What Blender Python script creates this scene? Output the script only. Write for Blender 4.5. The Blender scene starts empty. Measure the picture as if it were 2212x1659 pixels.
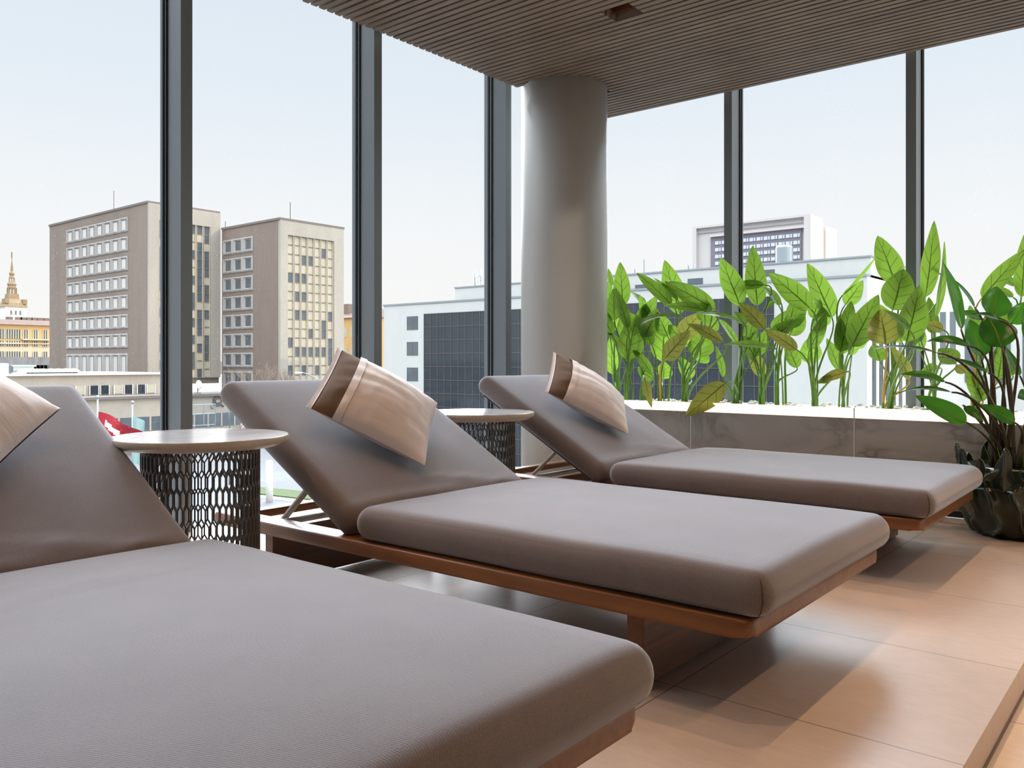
import bpy, bmesh, math, random
from mathutils import Vector, Matrix, noise
random.seed(7)
C = bpy.context.scene.collection
PI = math.pi
# ------------------------------------------------------------------ camera model (metres; X along the left glazing, Y along the right glazing)
F, CX, HY, TH, EYE = 1809.0, 1106.0, 781.0, math.radians(39.36), 0.75
FX, FY = math.cos(TH), math.sin(TH)
def at(px, py, X=None, Y=None, Z=None, D=None):
    """world point that was measured at photo pixel (px, py) on a plane of known X, Y, Z or depth"""
    r, u = (px - CX) / F, (HY - py) / F
    d = Vector((FX + r * FY, FY - r * FX, u))
    t = X / d.x if X is not None else Y / d.y if Y is not None else (Z - EYE) / d.z if Z is not None else D
    return Vector((d.x * t, d.y * t, EYE + d.z * t))

# ------------------------------------------------------------------ node helpers
def newmat(name):
    m = bpy.data.materials.new(name); m.use_nodes = True
    nt = m.node_tree
    for n in list(nt.nodes): nt.nodes.remove(n)
    out = nt.nodes.new('ShaderNodeOutputMaterial')
    return m, nt, out
def link(nt, a, b): nt.links.new(a, b)
def sett(nt, sock, v):
    if hasattr(v, 'is_output'): nt.links.new(v, sock)
    elif isinstance(v, (tuple, list)) and len(v) == 3 and sock.type == 'RGBA': sock.default_value = (*v, 1)
    else: sock.default_value = v
def mth(nt, op, a, b=0.0, c=None):
    n = nt.nodes.new('ShaderNodeMath'); n.operation = op
    sett(nt, n.inputs[0], a); sett(nt, n.inputs[1], b)
    if c is not None: sett(nt, n.inputs[2], c)
    return n.outputs[0]
def mixc(nt, fac, a, b, mode='MIX'):
    n = nt.nodes.new('ShaderNodeMix'); n.data_type = 'RGBA'; n.blend_type = mode
    sett(nt, n.inputs[0], fac); sett(nt, n.inputs[6], a); sett(nt, n.inputs[7], b)
    return n.outputs[2]
def coords(nt, kind='Object', scale=(1, 1, 1)):
    t = nt.nodes.new('ShaderNodeTexCoord'); mp = nt.nodes.new('ShaderNodeMapping')
    link(nt, t.outputs[kind], mp.inputs[0]); mp.inputs[3].default_value = scale
    return mp.outputs[0]
def sep(nt, v):
    n = nt.nodes.new('ShaderNodeSeparateXYZ'); link(nt, v, n.inputs[0]); return n.outputs
def noisen(nt, vec, scale, detail=3, rough=.5, dist=0):
    n = nt.nodes.new('ShaderNodeTexNoise'); link(nt, vec, n.inputs['Vector'])
    n.inputs['Scale'].default_value = scale; n.inputs['Detail'].default_value = detail
    n.inputs['Roughness'].default_value = rough; n.inputs['Distortion'].default_value = dist
    return n.outputs[0]
def ramp(nt, fac, stops):
    n = nt.nodes.new('ShaderNodeValToRGB'); sett(nt, n.inputs[0], fac)
    el = n.color_ramp.elements
    while len(el) < len(stops): el.new(.5)
    for e, (p, c) in zip(el, stops):
        e.position = p; e.color = (*c, 1) if len(c) == 3 else c
    return n.outputs[0]
def principled(nt, out, color, rough=.5, metal=0, **kw):
    b = nt.nodes.new('ShaderNodeBsdfPrincipled')
    sett(nt, b.inputs['Base Color'], color); sett(nt, b.inputs['Roughness'], rough); sett(nt, b.inputs['Metallic'], metal)
    for k, v in kw.items(): sett(nt, b.inputs[k.replace('_', ' ')], v)
    link(nt, b.outputs[0], out.inputs[0])
    return b
def bump(nt, b, h, strength=.3, dist=.002):
    n = nt.nodes.new('ShaderNodeBump'); n.inputs['Strength'].default_value = strength; n.inputs['Distance'].default_value = dist
    link(nt, h, n.inputs['Height']); link(nt, n.outputs[0], b.inputs['Normal'])
def srgb(r, g, b):
    f = lambda c: (c / 255 / 12.92) if c / 255 <= .04045 else ((c / 255 + .055) / 1.055) ** 2.4
    return (f(r), f(g), f(b))
def simple(name, col, rough=.6, metal=0, var=.06, scale=6, **kw):
    m, nt, out = newmat(name)
    v = coords(nt); n = noisen(nt, v, scale, 4)
    c = mixc(nt, n, tuple(x * (1 - var) for x in col), tuple(min(1, x * (1 + var)) for x in col))
    principled(nt, out, c, rough, metal, **kw)
    return m

# ------------------------------------------------------------------ materials
def mat_fabric(name, col, rib=True):
    m, nt, out = newmat(name)
    v = coords(nt)
    s = sep(nt, v)
    # knitted ribs about 3 mm apart plus heather speckle
    a = mth(nt, 'ADD', s[0], s[1])
    w = mth(nt, 'SINE', mth(nt, 'MULTIPLY', a, 1500.0))
    w2 = mth(nt, 'SINE', mth(nt, 'MULTIPLY', mth(nt, 'ADD', s[2], mth(nt, 'MULTIPLY', s[1], .45)), 1900.0))
    n1 = noisen(nt, v, 420, 2); n2 = noisen(nt, v, 9, 3)
    knit = mth(nt, 'MULTIPLY', w, w2)
    sp = mth(nt, 'ADD', mth(nt, 'MULTIPLY', n1, .55), mth(nt, 'ADD', mth(nt, 'MULTIPLY', n2, .25), mth(nt, 'MULTIPLY', w, .03)))
    c = ramp(nt, sp, [(.2, tuple(x * .74 for x in col)), (.6, tuple(min(1, x * 1.22) for x in col))])
    b = principled(nt, out, c, .92)
    b.inputs['Sheen Weight'].default_value = .85; b.inputs['Sheen Roughness'].default_value = .42
    b.inputs['Sheen Tint'].default_value = (.88, .92, 1, 1)
    b.inputs['Specular IOR Level'].default_value = .15
    bump(nt, b, mth(nt, 'ADD', mth(nt, 'MULTIPLY', knit, .5), mth(nt, 'MULTIPLY', n1, 1.2)), .3, .0008)
    return m
def mat_cloth(name, col, tint=.2, strip=False):
    m, nt, out = newmat(name)
    v = coords(nt, 'UV')
    s = sep(nt, v)
    n = noisen(nt, coords(nt, 'UV', (2, 5, 1)), 1.5, 3, .5, .8)
    c = mixc(nt, n, tuple(x * .96 for x in col), col)
    if strip:
        w = mth(nt, 'SINE', mth(nt, 'MULTIPLY', s[1], 340.0))
        c = mixc(nt, mth(nt, 'MULTIPLY', mth(nt, 'ADD', w, 1.0), .18), c, tuple(x * .55 for x in col))
    b = principled(nt, out, c, .85 if strip else .62)
    b.inputs['Specular IOR Level'].default_value = .1 if strip else .35
    b.inputs['Sheen Weight'].default_value = tint
    bump(nt, b, n, .35, .006)
    return m
def mat_wood(name, dark, light, axis=1, rough=.42, scale=1.0, coat=.15):
    m, nt, out = newmat(name)
    sc = [26 * scale] * 3; sc[axis] = 1.6 * scale
    v = coords(nt, 'Object', tuple(sc))
    n = noisen(nt, v, 1.3, 6, .62, .8)
    n2 = noisen(nt, coords(nt), 3.2, 3)
    f = mth(nt, 'ADD', mth(nt, 'MULTIPLY', n, .75), mth(nt, 'MULTIPLY', n2, .3))
    c = ramp(nt, f, [(.3, dark), (.72, light)])
    b = principled(nt, out, c, rough)
    b.inputs['Coat Weight'].default_value = coat; b.inputs['Coat Roughness'].default_value = .3
    bump(nt, b, n, .12, .001)
    return m
def mat_tiles(name, base, x0, dx, y0, dy, rough=.36):
    m, nt, out = newmat(name)
    v = coords(nt); s = sep(nt, v)
    def joint(c, o, d, w):
        f = mth(nt, 'FRACT', mth(nt, 'DIVIDE', mth(nt, 'SUBTRACT', c, o), d))
        a = mth(nt, 'LESS_THAN', f, w / d)
        return a
    j = mth(nt, 'MAXIMUM', joint(s[0], x0 - .0013, dx, .0026), joint(s[1], y0 - .0013, dy, .0026))
    n = noisen(nt, coords(nt, 'Object', (1, 1.6, 1)), 1.7, 6, .6, .5)
    n2 = noisen(nt, coords(nt, 'Object', (9, 2.5, 1)), 6, 5, .65)
    f = mth(nt, 'ADD', mth(nt, 'MULTIPLY', n, .6), mth(nt, 'MULTIPLY', n2, .4))
    c = ramp(nt, f, [(.32, tuple(x * .80 for x in base)), (.62, base)])
    c = mixc(nt, j, c, tuple(x * .16 for x in base))
    b = principled(nt, out, c, rough)
    b.inputs['Specular IOR Level'].default_value = .45
    bump(nt, b, mth(nt, 'SUBTRACT', mth(nt, 'MULTIPLY', n2, .25), j), .25, .001)
    return m
def mat_marble(name, base, vein, scale=1.6, rough=.12, amount=.8, axis_scale=(1, 1, 1)):
    m, nt, out = newmat(name)
    v = coords(nt, 'Object', axis_scale)
    w = nt.nodes.new('ShaderNodeTexNoise'); link(nt, v, w.inputs['Vector']); w.inputs['Scale'].default_value = scale
    w.inputs['Detail'].default_value = 8; w.inputs['Roughness'].default_value = .58; w.inputs['Distortion'].default_value = .9
    d = mth(nt, 'ABSOLUTE', mth(nt, 'SUBTRACT', w.outputs[0], .5))
    vein_f = ramp(nt, d, [(0, (1, 1, 1)), (.03, (.5, .5, .5)), (.11, (0, 0, 0))])
    big = noisen(nt, v, scale * .45, 2)
    vf = mth(nt, 'MULTIPLY', vein_f, mth(nt, 'MULTIPLY', ramp(nt, big, [(.34, (0, 0, 0)), (.52, (1, 1, 1))]), amount))
    c = mixc(nt, vf, base, vein)
    b = principled(nt, out, c, rough)
    return m
def mat_glass(name):
    m, nt, out = newmat(name)
    tr = nt.nodes.new('ShaderNodeBsdfTransparent'); tr.inputs[0].default_value = (.97, .976, .98, 1)
    gl = nt.nodes.new('ShaderNodeBsdfGlossy'); gl.inputs['Roughness'].default_value = 0.0
    lw = nt.nodes.new('ShaderNodeLayerWeight'); lw.inputs[0].default_value = .12
    mx = nt.nodes.new('ShaderNodeMixShader'); link(nt, mth(nt, 'MULTIPLY', lw.outputs['Fresnel'], .5), mx.inputs[0])
    link(nt, tr.outputs[0], mx.inputs[1]); link(nt, gl.outputs[0], mx.inputs[2])
    # dried rain: faint specks and streaks on the outside of the pane
    df = nt.nodes.new('ShaderNodeBsdfTranslucent'); df.inputs[0].default_value = (.8, .8, .8, 1)
    v = coords(nt, 'Object', (1, 1, .55)); sp = noisen(nt, v, 190, 2, .6)
    area = noisen(nt, coords(nt, 'Object', (2.2, 2.2, .25)), 1.6, 2)
    k = mth(nt, 'MULTIPLY', ramp(nt, sp, [(.66, (0, 0, 0)), (.74, (1, 1, 1))]), mth(nt, 'MULTIPLY', ramp(nt, area, [(.42, (0, 0, 0)), (.66, (1, 1, 1))]), .16))
    m2 = nt.nodes.new('ShaderNodeMixShader'); link(nt, k, m2.inputs[0]); link(nt, mx.outputs[0], m2.inputs[1]); link(nt, df.outputs[0], m2.inputs[2])
    link(nt, m2.outputs[0], out.inputs[0])
    return m
def mat_leaf(name, lo, hi, vein, trans, vein_side=1.0, gloss=.35):
    """lo/hi: blade colours, vein: rib colour, trans: colour of light coming through the blade"""
    m, nt, out = newmat(name)
    s = sep(nt, coords(nt, 'UV'))
    off = mth(nt, 'ABSOLUTE', mth(nt, 'SUBTRACT', s[0], .5))                 # 0 midrib .. .5 margin
    ph = mth(nt, 'FRACT', mth(nt, 'SUBTRACT', mth(nt, 'MULTIPLY', s[1], 4.8), mth(nt, 'ADD', mth(nt, 'MULTIPLY', off, 1.9), mth(nt, 'MULTIPLY', mth(nt, 'GREATER_THAN', s[0], .5), .5))))
    side = mth(nt, 'MULTIPLY', mth(nt, 'LESS_THAN', ph, .075), mth(nt, 'LESS_THAN', off, .41))
    mid = mth(nt, 'LESS_THAN', off, mth(nt, 'MULTIPLY', mth(nt, 'SUBTRACT', 1.15, s[1]), .034))
    fine = mth(nt, 'SINE', mth(nt, 'MULTIPLY', mth(nt, 'SUBTRACT', s[1], mth(nt, 'MULTIPLY', off, .42)), 210.0))
    v = mth(nt, 'MAXIMUM', mid, mth(nt, 'MULTIPLY', side, .8 * vein_side))
    oi = nt.nodes.new('ShaderNodeObjectInfo')
    n = noisen(nt, coords(nt), 7, 3)
    f = mth(nt, 'ADD', mth(nt, 'MULTIPLY', n, .45), mth(nt, 'MULTIPLY', oi.outputs['Random'], .75))
    blade = ramp(nt, f, [(.15, lo), (.85, hi)])
    col = mixc(nt, v, blade, vein)
    tcol = mixc(nt, v, mixc(nt, f, tuple(x * .5 for x in trans), tuple(x * 1.1 for x in trans)), tuple(x * .25 for x in trans))
    b = nt.nodes.new('ShaderNodeBsdfPrincipled'); link(nt, col, b.inputs['Base Color']); b.inputs['Roughness'].default_value = gloss
    bp = nt.nodes.new('ShaderNodeBump'); bp.inputs['Strength'].default_value = .25; bp.inputs['Distance'].default_value = .002
    link(nt, mth(nt, 'SUBTRACT', mth(nt, 'MULTIPLY', fine, .12), v), bp.inputs['Height']); link(nt, bp.outputs[0], b.inputs['Normal'])
    t = nt.nodes.new('ShaderNodeBsdfTranslucent'); link(nt, tcol, t.inputs[0])
    mx = nt.nodes.new('ShaderNodeMixShader'); mx.inputs[0].default_value = .5
    link(nt, b.outputs[0], mx.inputs[1]); link(nt, t.outputs[0], mx.inputs[2]); link(nt, mx.outputs[0], out.inputs[0])
    return m
def mat_emit(name, col, s):
    m, nt, out = newmat(name)
    e = nt.nodes.new('ShaderNodeEmission'); e.inputs[0].default_value = (*col, 1); e.inputs[1].default_value = s
    link(nt, e.outputs[0], out.inputs[0]); return m
def mat_wall(name, col, stain=.25, scale=.35, rough=.85, streak=True):
    m, nt, out = newmat(name)
    v = coords(nt, 'Object', (1, 1, .22 if streak else 1))
    n = noisen(nt, v, scale, 6, .62); n2 = noisen(nt, coords(nt), scale * 9, 3)
    f = mth(nt, 'ADD', mth(nt, 'MULTIPLY', n, .7), mth(nt, 'MULTIPLY', n2, .3))
    c = ramp(nt, f, [(.3, tuple(x * (1 - stain) for x in col)), (.62, col)])
    principled(nt, out, c, rough); return m

M = {}
M['fabric'] = mat_fabric('knit_fabric', srgb(118, 109, 107))
M['teak'] = mat_wood('teak', srgb(94, 56, 26), srgb(150, 96, 52))
M['teak_x'] = mat_wood('teak_cross', srgb(94, 56, 26), srgb(150, 96, 52), axis=0)
M['teak_dark'] = mat_wood('teak_panel', srgb(78, 44, 22), srgb(122, 74, 40), axis=0)
M['slat'] = mat_wood('ceiling_oak', srgb(98, 82, 68), srgb(140, 122, 104), axis=1, rough=.65, scale=.8, coat=0)
M['backing'] = simple('ceiling_backing', srgb(38, 28, 22), .9)
M['tile'] = mat_tiles('platform_tile', srgb(202, 183, 167), 1.735, .6162, .3345, .603)
M['tile_low'] = mat_tiles('lower_tile', srgb(226, 204, 174), 1.60, .6162, .15, .603)
M['riser'] = simple('step_riser', srgb(112, 88, 72), .5)  # tile tone darkened, the riser's shade is put into the colour
M['marble'] = mat_marble('planter_marble', srgb(178, 173, 167), srgb(92, 85, 78), 2.6, .1, 1.0, (1, .7, 1.3))
M['table_marble'] = mat_marble('table_marble', srgb(208, 207, 208), srgb(140, 142, 150), 3.2, .14, .5, (1, 2.4, 1))
M['table_edge'] = simple('table_edge_stone', srgb(196, 180, 160), .45, var=.15, scale=30)  # same marble, its beige paints in the warm light on the edge
M['lattice'] = simple('lattice_metal', srgb(104, 100, 96), .5, .0)
M['alu'] = simple('mullion_aluminium', srgb(122, 129, 133), .42, .2)
M['gasket'] = simple('window_gasket', srgb(28, 32, 36), .6)
M['alu_mid'] = simple('mullion_spacer', srgb(160, 170, 176), .4, .5)
M['glass'] = mat_glass('window_glass')
M['column'] = simple('column_paint', srgb(188, 186, 181), .5, var=.02)
M['wall'] = simple('wall_plaster', srgb(134, 122, 110), .8)
M['white'] = simple('white_paint', srgb(235, 233, 228), .55, var=.02)
M['led'] = mat_emit('led_strip', (1, .87, .64), 1.7)
M['bulb'] = mat_emit('downlight_bulb', (1, .62, .18), 1.1)
M['black'] = simple('black_metal', srgb(30, 30, 30), .5)
M['bar'] = simple('support_steel', srgb(226, 226, 222), .4, .0)
M['cover'] = mat_cloth('satin_cover', srgb(224, 212, 206), .3)
M['cover_back'] = mat_cloth('satin_back', srgb(226, 222, 226), .3)
M['inner'] = mat_cloth('ribbed_inner', srgb(112, 90, 72), .05, True)
def mat_glaze():
    m, nt, out = newmat('green_glaze')                  # dark glaze that breaks pale over sharp ridges
    g = nt.nodes.new('ShaderNodeNewGeometry'); n = noisen(nt, coords(nt), 14, 3)
    c = mixc(nt, n, srgb(14, 24, 16), srgb(26, 42, 28))
    c = mixc(nt, ramp(nt, g.outputs['Pointiness'], [(.53, (0, 0, 0)), (.62, (1, 1, 1))]), c, srgb(110, 122, 92))
    principled(nt, out, c, .22, Coat_Weight=.25); return m
M['pot'] = mat_glaze()
M['soil'] = simple('dark_soil', srgb(36, 32, 26), .9, var=.3, scale=40)
M['pebble'] = simple('pale_pebble', srgb(232, 226, 214), .6, var=.1)
M['leaf'] = mat_leaf('planter_leaf', srgb(62, 108, 38), srgb(120, 158, 76), srgb(30, 62, 18), (.27, .46, .05))
M['leaf_olive'] = mat_leaf('planter_leaf_yellow_olive', srgb(124, 136, 62), srgb(168, 166, 88), srgb(80, 94, 36), (.36, .37, .07))  # yellowed leaves; also paints the front-lit olive tone of healthy ones
M['leaf_dark'] = mat_leaf('potted_leaf', srgb(20, 54, 28), srgb(44, 94, 38), srgb(150, 178, 80), (.08, .27, .02), 0.0, .25)
M['stem'] = simple('green_stem', srgb(118, 160, 62), .45, var=.2, scale=20)
M['stem_y'] = simple('yellow_stem', srgb(214, 170, 60), .45, var=.15, scale=20)
M['stem_d'] = simple('dark_stem', srgb(64, 56, 34), .4, var=.35, scale=12)
# city: far base colours paled, painting in aerial haze
M['plaster'] = mat_wall('grey_brown_plaster', srgb(138, 123, 112), .22, .22)
M['concrete'] = mat_wall('pale_concrete', srgb(178, 170, 158), .2, .3)
M['concrete_w'] = mat_wall('weathered_concrete', srgb(176, 172, 168), .45, .9)
M['office_white'] = mat_wall('white_cladding', srgb(208, 208, 203), .08, .3)
M['roofdark'] = simple('roof_edge', srgb(120, 112, 106), .8)
M['pane'] = simple('city_window', srgb(96, 104, 110), .06, 0, .3, .6)
M['pane_sky'] = simple('city_window_sky', srgb(205, 200, 192), .08, 0, .12, .1)  # pale base colour paints in the reflected sky
M['pane_warm'] = simple('city_window_warm_sky', srgb(190, 184, 166), .12, 0, .2, .5)  # cream base colour paints in a warm sky reflection
M['curtain'] = simple('curtain_wall_glass', srgb(54, 62, 70), .05, 0, .3, .5)
M['mull_tan'] = simple('curtain_wall_fins', srgb(206, 192, 172), .6)
M['hotel'] = mat_wall('hotel_white', srgb(206, 200, 196), .06, .2)
M['hotel_dark'] = simple('hotel_spandrel', srgb(124, 118, 128), .6)
M['hotel_grey'] = simple('hotel_crown', srgb(176, 172, 172), .7)
M['hotel_pane'] = simple('hotel_window', srgb(206, 212, 216), .2)
M['yellow'] = mat_wall('ochre_wall', srgb(214, 178, 124), .15, .4)
M['cream'] = mat_wall('cream_wall', srgb(222, 206, 176), .1, .4)
M['tileroof'] = simple('brown_roof', srgb(112, 88, 76), .8, var=.25, scale=.6)
M['copper'] = simple('dark_copper', srgb(150, 128, 96), .6, var=.2, scale=.8)
M['asphalt'] = mat_wall('asphalt', srgb(118, 120, 123), .25, .12, streak=False)
M['grass'] = simple('lawn', srgb(78, 94, 52), .9, var=.25, scale=2)
M['red'] = simple('red_cloth', srgb(168, 34, 48), .7)
M['flagwhite'] = simple('white_cloth', srgb(240, 238, 238), .7)
M['teal'] = simple('teal_cloth', srgb(150, 182, 180), .7)
M['twig'] = simple('bare_twig', srgb(150, 132, 118), .9)
M['orange'] = mat_wall('orange_wall', srgb(212, 172, 112), .12, .4)

# ------------------------------------------------------------------ object helpers
def obj(name, bm, mat, parent=None, smooth=True, mats=None):
    me = bpy.data.meshes.new(name)
    bmesh.ops.recalc_face_normals(bm, faces=bm.faces[:])
    bm.to_mesh(me); bm.free()
    for m in (mats or [mat]): me.materials.append(M[m] if isinstance(m, str) else m)
    for p in me.polygons: p.use_smooth = smooth
    o = bpy.data.objects.new(name, me); C.objects.link(o)
    if parent is not None: o.parent = parent
    return o
def tag(o, label=None, cat=None, group=None, kind=None):
    if label: o['label'] = label
    if cat: o['category'] = cat
    if group: o['group'] = group
    if kind: o['kind'] = kind
    return o
def empty(name, loc=(0, 0, 0), rz=0, **kw):
    o = bpy.data.objects.new(name, None); C.objects.link(o); o.location = loc; o.rotation_euler = (0, 0, rz)
    o.empty_display_size = .1
    if kw: tag(o, **kw)
    return o
def B(): return bmesh.new()
def box(bm, x0, x1, y0, y1, z0, z1, mi=0, mtx=None):
    vs = [bm.verts.new((x, y, z)) for x in (x0, x1) for y in (y0, y1) for z in (z0, z1)]
    if mtx is not None:
        for v in vs: v.co = mtx @ v.co
    fs = []
    for f in ((0, 1, 3, 2), (4, 6, 7, 5), (0, 4, 5, 1), (2, 3, 7, 6), (0, 2, 6, 4), (1, 5, 7, 3)):
        fc = bm.faces.new([vs[i] for i in f]); fc.material_index = mi; fs.append(fc)
    return vs, fs
def bbox(x0, x1, y0, y1, z0, z1, bev=.005, seg=2):
    bm = B(); box(bm, x0, x1, y0, y1, z0, z1)
    bmesh.ops.bevel(bm, geom=bm.edges[:] , offset=bev, segments=seg, profile=.5, affect='EDGES')
    return bm
def prism(outline, z0, z1, bev=.0, seg=3):
    bm = B()
    lo = [bm.verts.new((x, y, z0)) for x, y in outline]; hi = [bm.verts.new((x, y, z1)) for x, y in outline]
    n = len(outline)
    bm.faces.new(lo[::-1]); bm.faces.new(hi)
    for i in range(n): bm.faces.new((lo[i], lo[(i + 1) % n], hi[(i + 1) % n], hi[i]))
    if bev:
        es = [e for e in bm.edges if abs(e.verts[0].co.z - e.verts[1].co.z) < 1e-6]
        bmesh.ops.bevel(bm, geom=es, offset=bev, segments=seg, profile=.5, affect='EDGES')
    return bm
def rrect(x0, x1, y0, y1, rs, n=6):
    """outline with corner radii rs = (x0y0, x1y0, x1y1, x0y1)"""
    pts = []
    for (cx, cy, a0), r in zip(((x0, y0, PI), (x1, y0, 1.5 * PI), (x1, y1, 0), (x0, y1, .5 * PI)), rs):
        ox = cx + (r if cx == x0 else -r); oy = cy + (r if cy == y0 else -r)
        if r < 1e-5: pts.append((cx, cy)); continue
        for k in range(n + 1):
            a = a0 + .5 * PI * k / n; pts.append((ox + r * math.cos(a), oy + r * math.sin(a)))
    return pts
def tube(bm, pts, rad, seg=8, cap=True, mi=0):
    pts = [Vector(p) for p in pts]; rings = []
    up = Vector((0, 0, 1))
    for i, p in enumerate(pts):
        t = (pts[min(i + 1, len(pts) - 1)] - pts[max(i - 1, 0)]).normalized()
        a = t.cross(up)
        if a.length < 1e-3: a = t.cross(Vector((1, 0, 0)))
        a.normalize(); b = t.cross(a)
        r = rad(i / max(1, len(pts) - 1)) if callable(rad) else rad
        rings.append([bm.verts.new(p + a * (r * math.cos(2 * PI * k / seg)) + b * (r * math.sin(2 * PI * k / seg))) for k in range(seg)])
    for r0, r1 in zip(rings, rings[1:]):
        for k in range(seg):
            f = bm.faces.new((r0[k], r0[(k + 1) % seg], r1[(k + 1) % seg], r1[k])); f.material_index = mi
    if cap:
        f = bm.faces.new(rings[0][::-1]); f.material_index = mi; f = bm.faces.new(rings[-1]); f.material_index = mi
def lathe(bm, prof, seg=48, mod=None, mi=0, cx=0, cy=0):
    rings = []
    for r, z in prof:
        ring = []
        for k in range(seg):
            a = 2 * PI * k / seg; rr = r + (mod(a, z, r) if mod else 0)
            ring.append(bm.verts.new((cx + rr * math.cos(a), cy + rr * math.sin(a), z)))
        rings.append(ring)
    for r0, r1 in zip(rings, rings[1:]):
        for k in range(seg):
            f = bm.faces.new((r0[k], r0[(k + 1) % seg], r1[(k + 1) % seg], r1[k])); f.material_index = mi
    for ring, rev in ((rings[0], True), (rings[-1], False)):
        f = bm.faces.new(ring[::-1] if rev else ring); f.material_index = mi
def bez(a, b, c, d, n=10):
    return [a * (1 - t) ** 3 + b * 3 * t * (1 - t) ** 2 + c * 3 * t * t * (1 - t) + d * t ** 3 for t in [i / n for i in range(n + 1)]]
def copy_tree(o, parent=None):
    c = o.copy(); C.objects.link(c)
    if parent is not None: c.parent = parent
    for ch in list(o.children): copy_tree(ch, c)
    return c

# ================================================================== THE ROOM
bm = B(); box(bm, -3, 4.44, .3375, 3.46, -.07, 0); o = obj('floor', bm, 'tile', smooth=False); tag(o, kind='structure')
bm = B(); box(bm, -3, 5.3, -5, .3375, -.16, -.0775); o = obj('floor', bm, 'tile_low', smooth=False); tag(o, kind='structure')
bm = B(); box(bm, -3, 4.43, .3395, .36, -.0775, -.006); box(bm, -3, 4.43, .3345, .3395, -.0775, -.071)
o = obj('trim_1', bm, 'riser', smooth=False); tag(o, kind='structure')
# ceiling: oak slats running along Y, dark board above, open tips on the window side
CZ, PITCH = 2.5, .0492
bm = B(); HX0, HX1, HY0, HY1 = 3.532, 3.642, 2.155, 2.318
k0 = int((2.530 - (-2.6)) / PITCH)
edges = [2.530 + .003 + PITCH * i for i in range(-k0, 53)]
for xr in edges:                                   # xr = right edge of a slat, .033 wide
    x0, x1 = xr - .033, xr
    if x1 > 5.108: break
    yend = 3.367
    if 4.125 < x0 < 4.66: yend = 3.10 if x0 < 4.2 or x0 > 4.6 else 2.95
    if x1 > HX0 and x0 < HX1:
        box(bm, x0, x1, -4.9, HY0, CZ, CZ + .045); box(bm, x0, x1, HY1, yend, CZ, CZ + .045)
    else: box(bm, x0, x1, -4.9, yend, CZ, CZ + .045)
for x0, x1, y0, y1 in ((-3, HX0 - .01, -5, 3.30), (HX1 + .01, 4.1, -5, 3.30), (4.1, 4.68, -5, 2.88), (4.68, 5.085, -5, 3.30), (HX0 - .01, HX1 + .01, -5, HY0 - .01), (HX0 - .01, HX1 + .01, HY1 + .01, 3.30)):
    box(bm, x0, x1, y0, y1, CZ + .045, CZ + .06, 1)
box(bm, -3, 5.5, -5, 3.75, 2.92, 3.1, 2)
o = obj('ceiling', bm, 'slat', smooth=False, mats=['slat', 'backing', 'white']); tag(o, kind='structure')
bm = B(); box(bm, -3.1, -3, -5, 3.6, -.16, 2.92); o = obj('wall_back', bm, 'wall', smooth=False); tag(o, kind='structure')
bm = B(); box(bm, -3, 5.3, -5.1, -5, -.16, 2.92); o = obj('wall_right', bm, 'wall', smooth=False); tag(o, kind='structure')
# recessed downlight
dl = empty('recessed_downlight', (3.587, 2.24, CZ + .06), label='round warm downlight in a square recess of the slatted ceiling', cat='downlight')
bm = B()
for a in ((-.057, -.052, -.088, .084), (.052, .057, -.088, .084), (-.057, .057, -.088, -.083), (-.057, .057, .079, .084)): box(bm, *a, -.03, .06)
box(bm, -.057, .057, -.088, .084, .058, .062)
obj('housing', bm, 'teak_dark', dl, False)
bm = B(); lathe(bm, [(.030, .0), (.046, .0), (.046, .05), (.030, .05), (.030, .0)], 32); obj('trim_ring', bm, 'black', dl)
bm = B(); lathe(bm, [(.001, .012), (.016, .014), (.028, .022), (.028, .04), (.001, .045)], 24); obj('bulb', bm, 'bulb', dl)
# round column
bm = B(); lathe(bm, [(.2775, -.0), (.2775, 2.92)], 96); o = obj('column', bm, 'column'); o.location = (4.388, 3.165, 0)
tag(o, kind='structure')
for p in o.data.polygons: p.use_smooth = len(p.vertices) == 4

# glazing: left wall on the plane Y = 3.56, right wall on the plane X = 5.24
def window_bay(n, left, s, w):
    """one bay: mullion at position s, pane up to s + w"""
    e = empty('window_%d' % n); tag(e, kind='structure')
    def bx(bm, a0, a1, d0, d1, z0, z1):                # a = along wall, d = depth towards outside
        if left: box(bm, a0, a1, 3.45 + d0, 3.45 + d1, z0, z1)
        else: box(bm, 5.13 + d0, 5.13 + d1, a0, a1, z0, z1)
    zb, zt = -.3, 2.92
    bm = B(); bx(bm, s, s + .055, 0, .112, zb, zt); bx(bm, s + .006, s + .049, .15, .19, zb, zt); obj('mullion', bm, 'alu', e, False)
    bm = B()
    for q in ((-.008, .006), (.049, .063)): bx(bm, s + q[0], s + q[1], .112, .122, zb, zt); bx(bm, s + q[0], s + q[1], .138, .15, zb, zt)
    obj('gasket', bm, 'gasket', e, False)
    bm = B(); bx(bm, s, s + .055, .1125, .1495, zb, zt); obj('spacer', bm, 'alu_mid', e, False)
    bm = B(); bx(bm, s + .055, s + w, .126, .130, zb, zt); obj('glass_pane', bm, 'glass', e, False)
    bm = B(); bx(bm, s + .055, s + w, .02, .15, -.30, -.02 if left else .455); obj('bottom_rail', bm, 'white', e, False)
n = 1
for k in range(-2, 3): window_bay(n, True, 1.917 + 1.1133 * k, 1.1133); n += 1
for k in range(1, 5): window_bay(n, False, 2.354 - 1.113 * (k - 1), 1.113); n += 1
bm = B(); box(bm, 5.13, 5.28, 3.45, 3.60, -.3, 2.92); o = obj('trim_2', bm, 'alu', smooth=False); tag(o, kind='structure')

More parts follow.
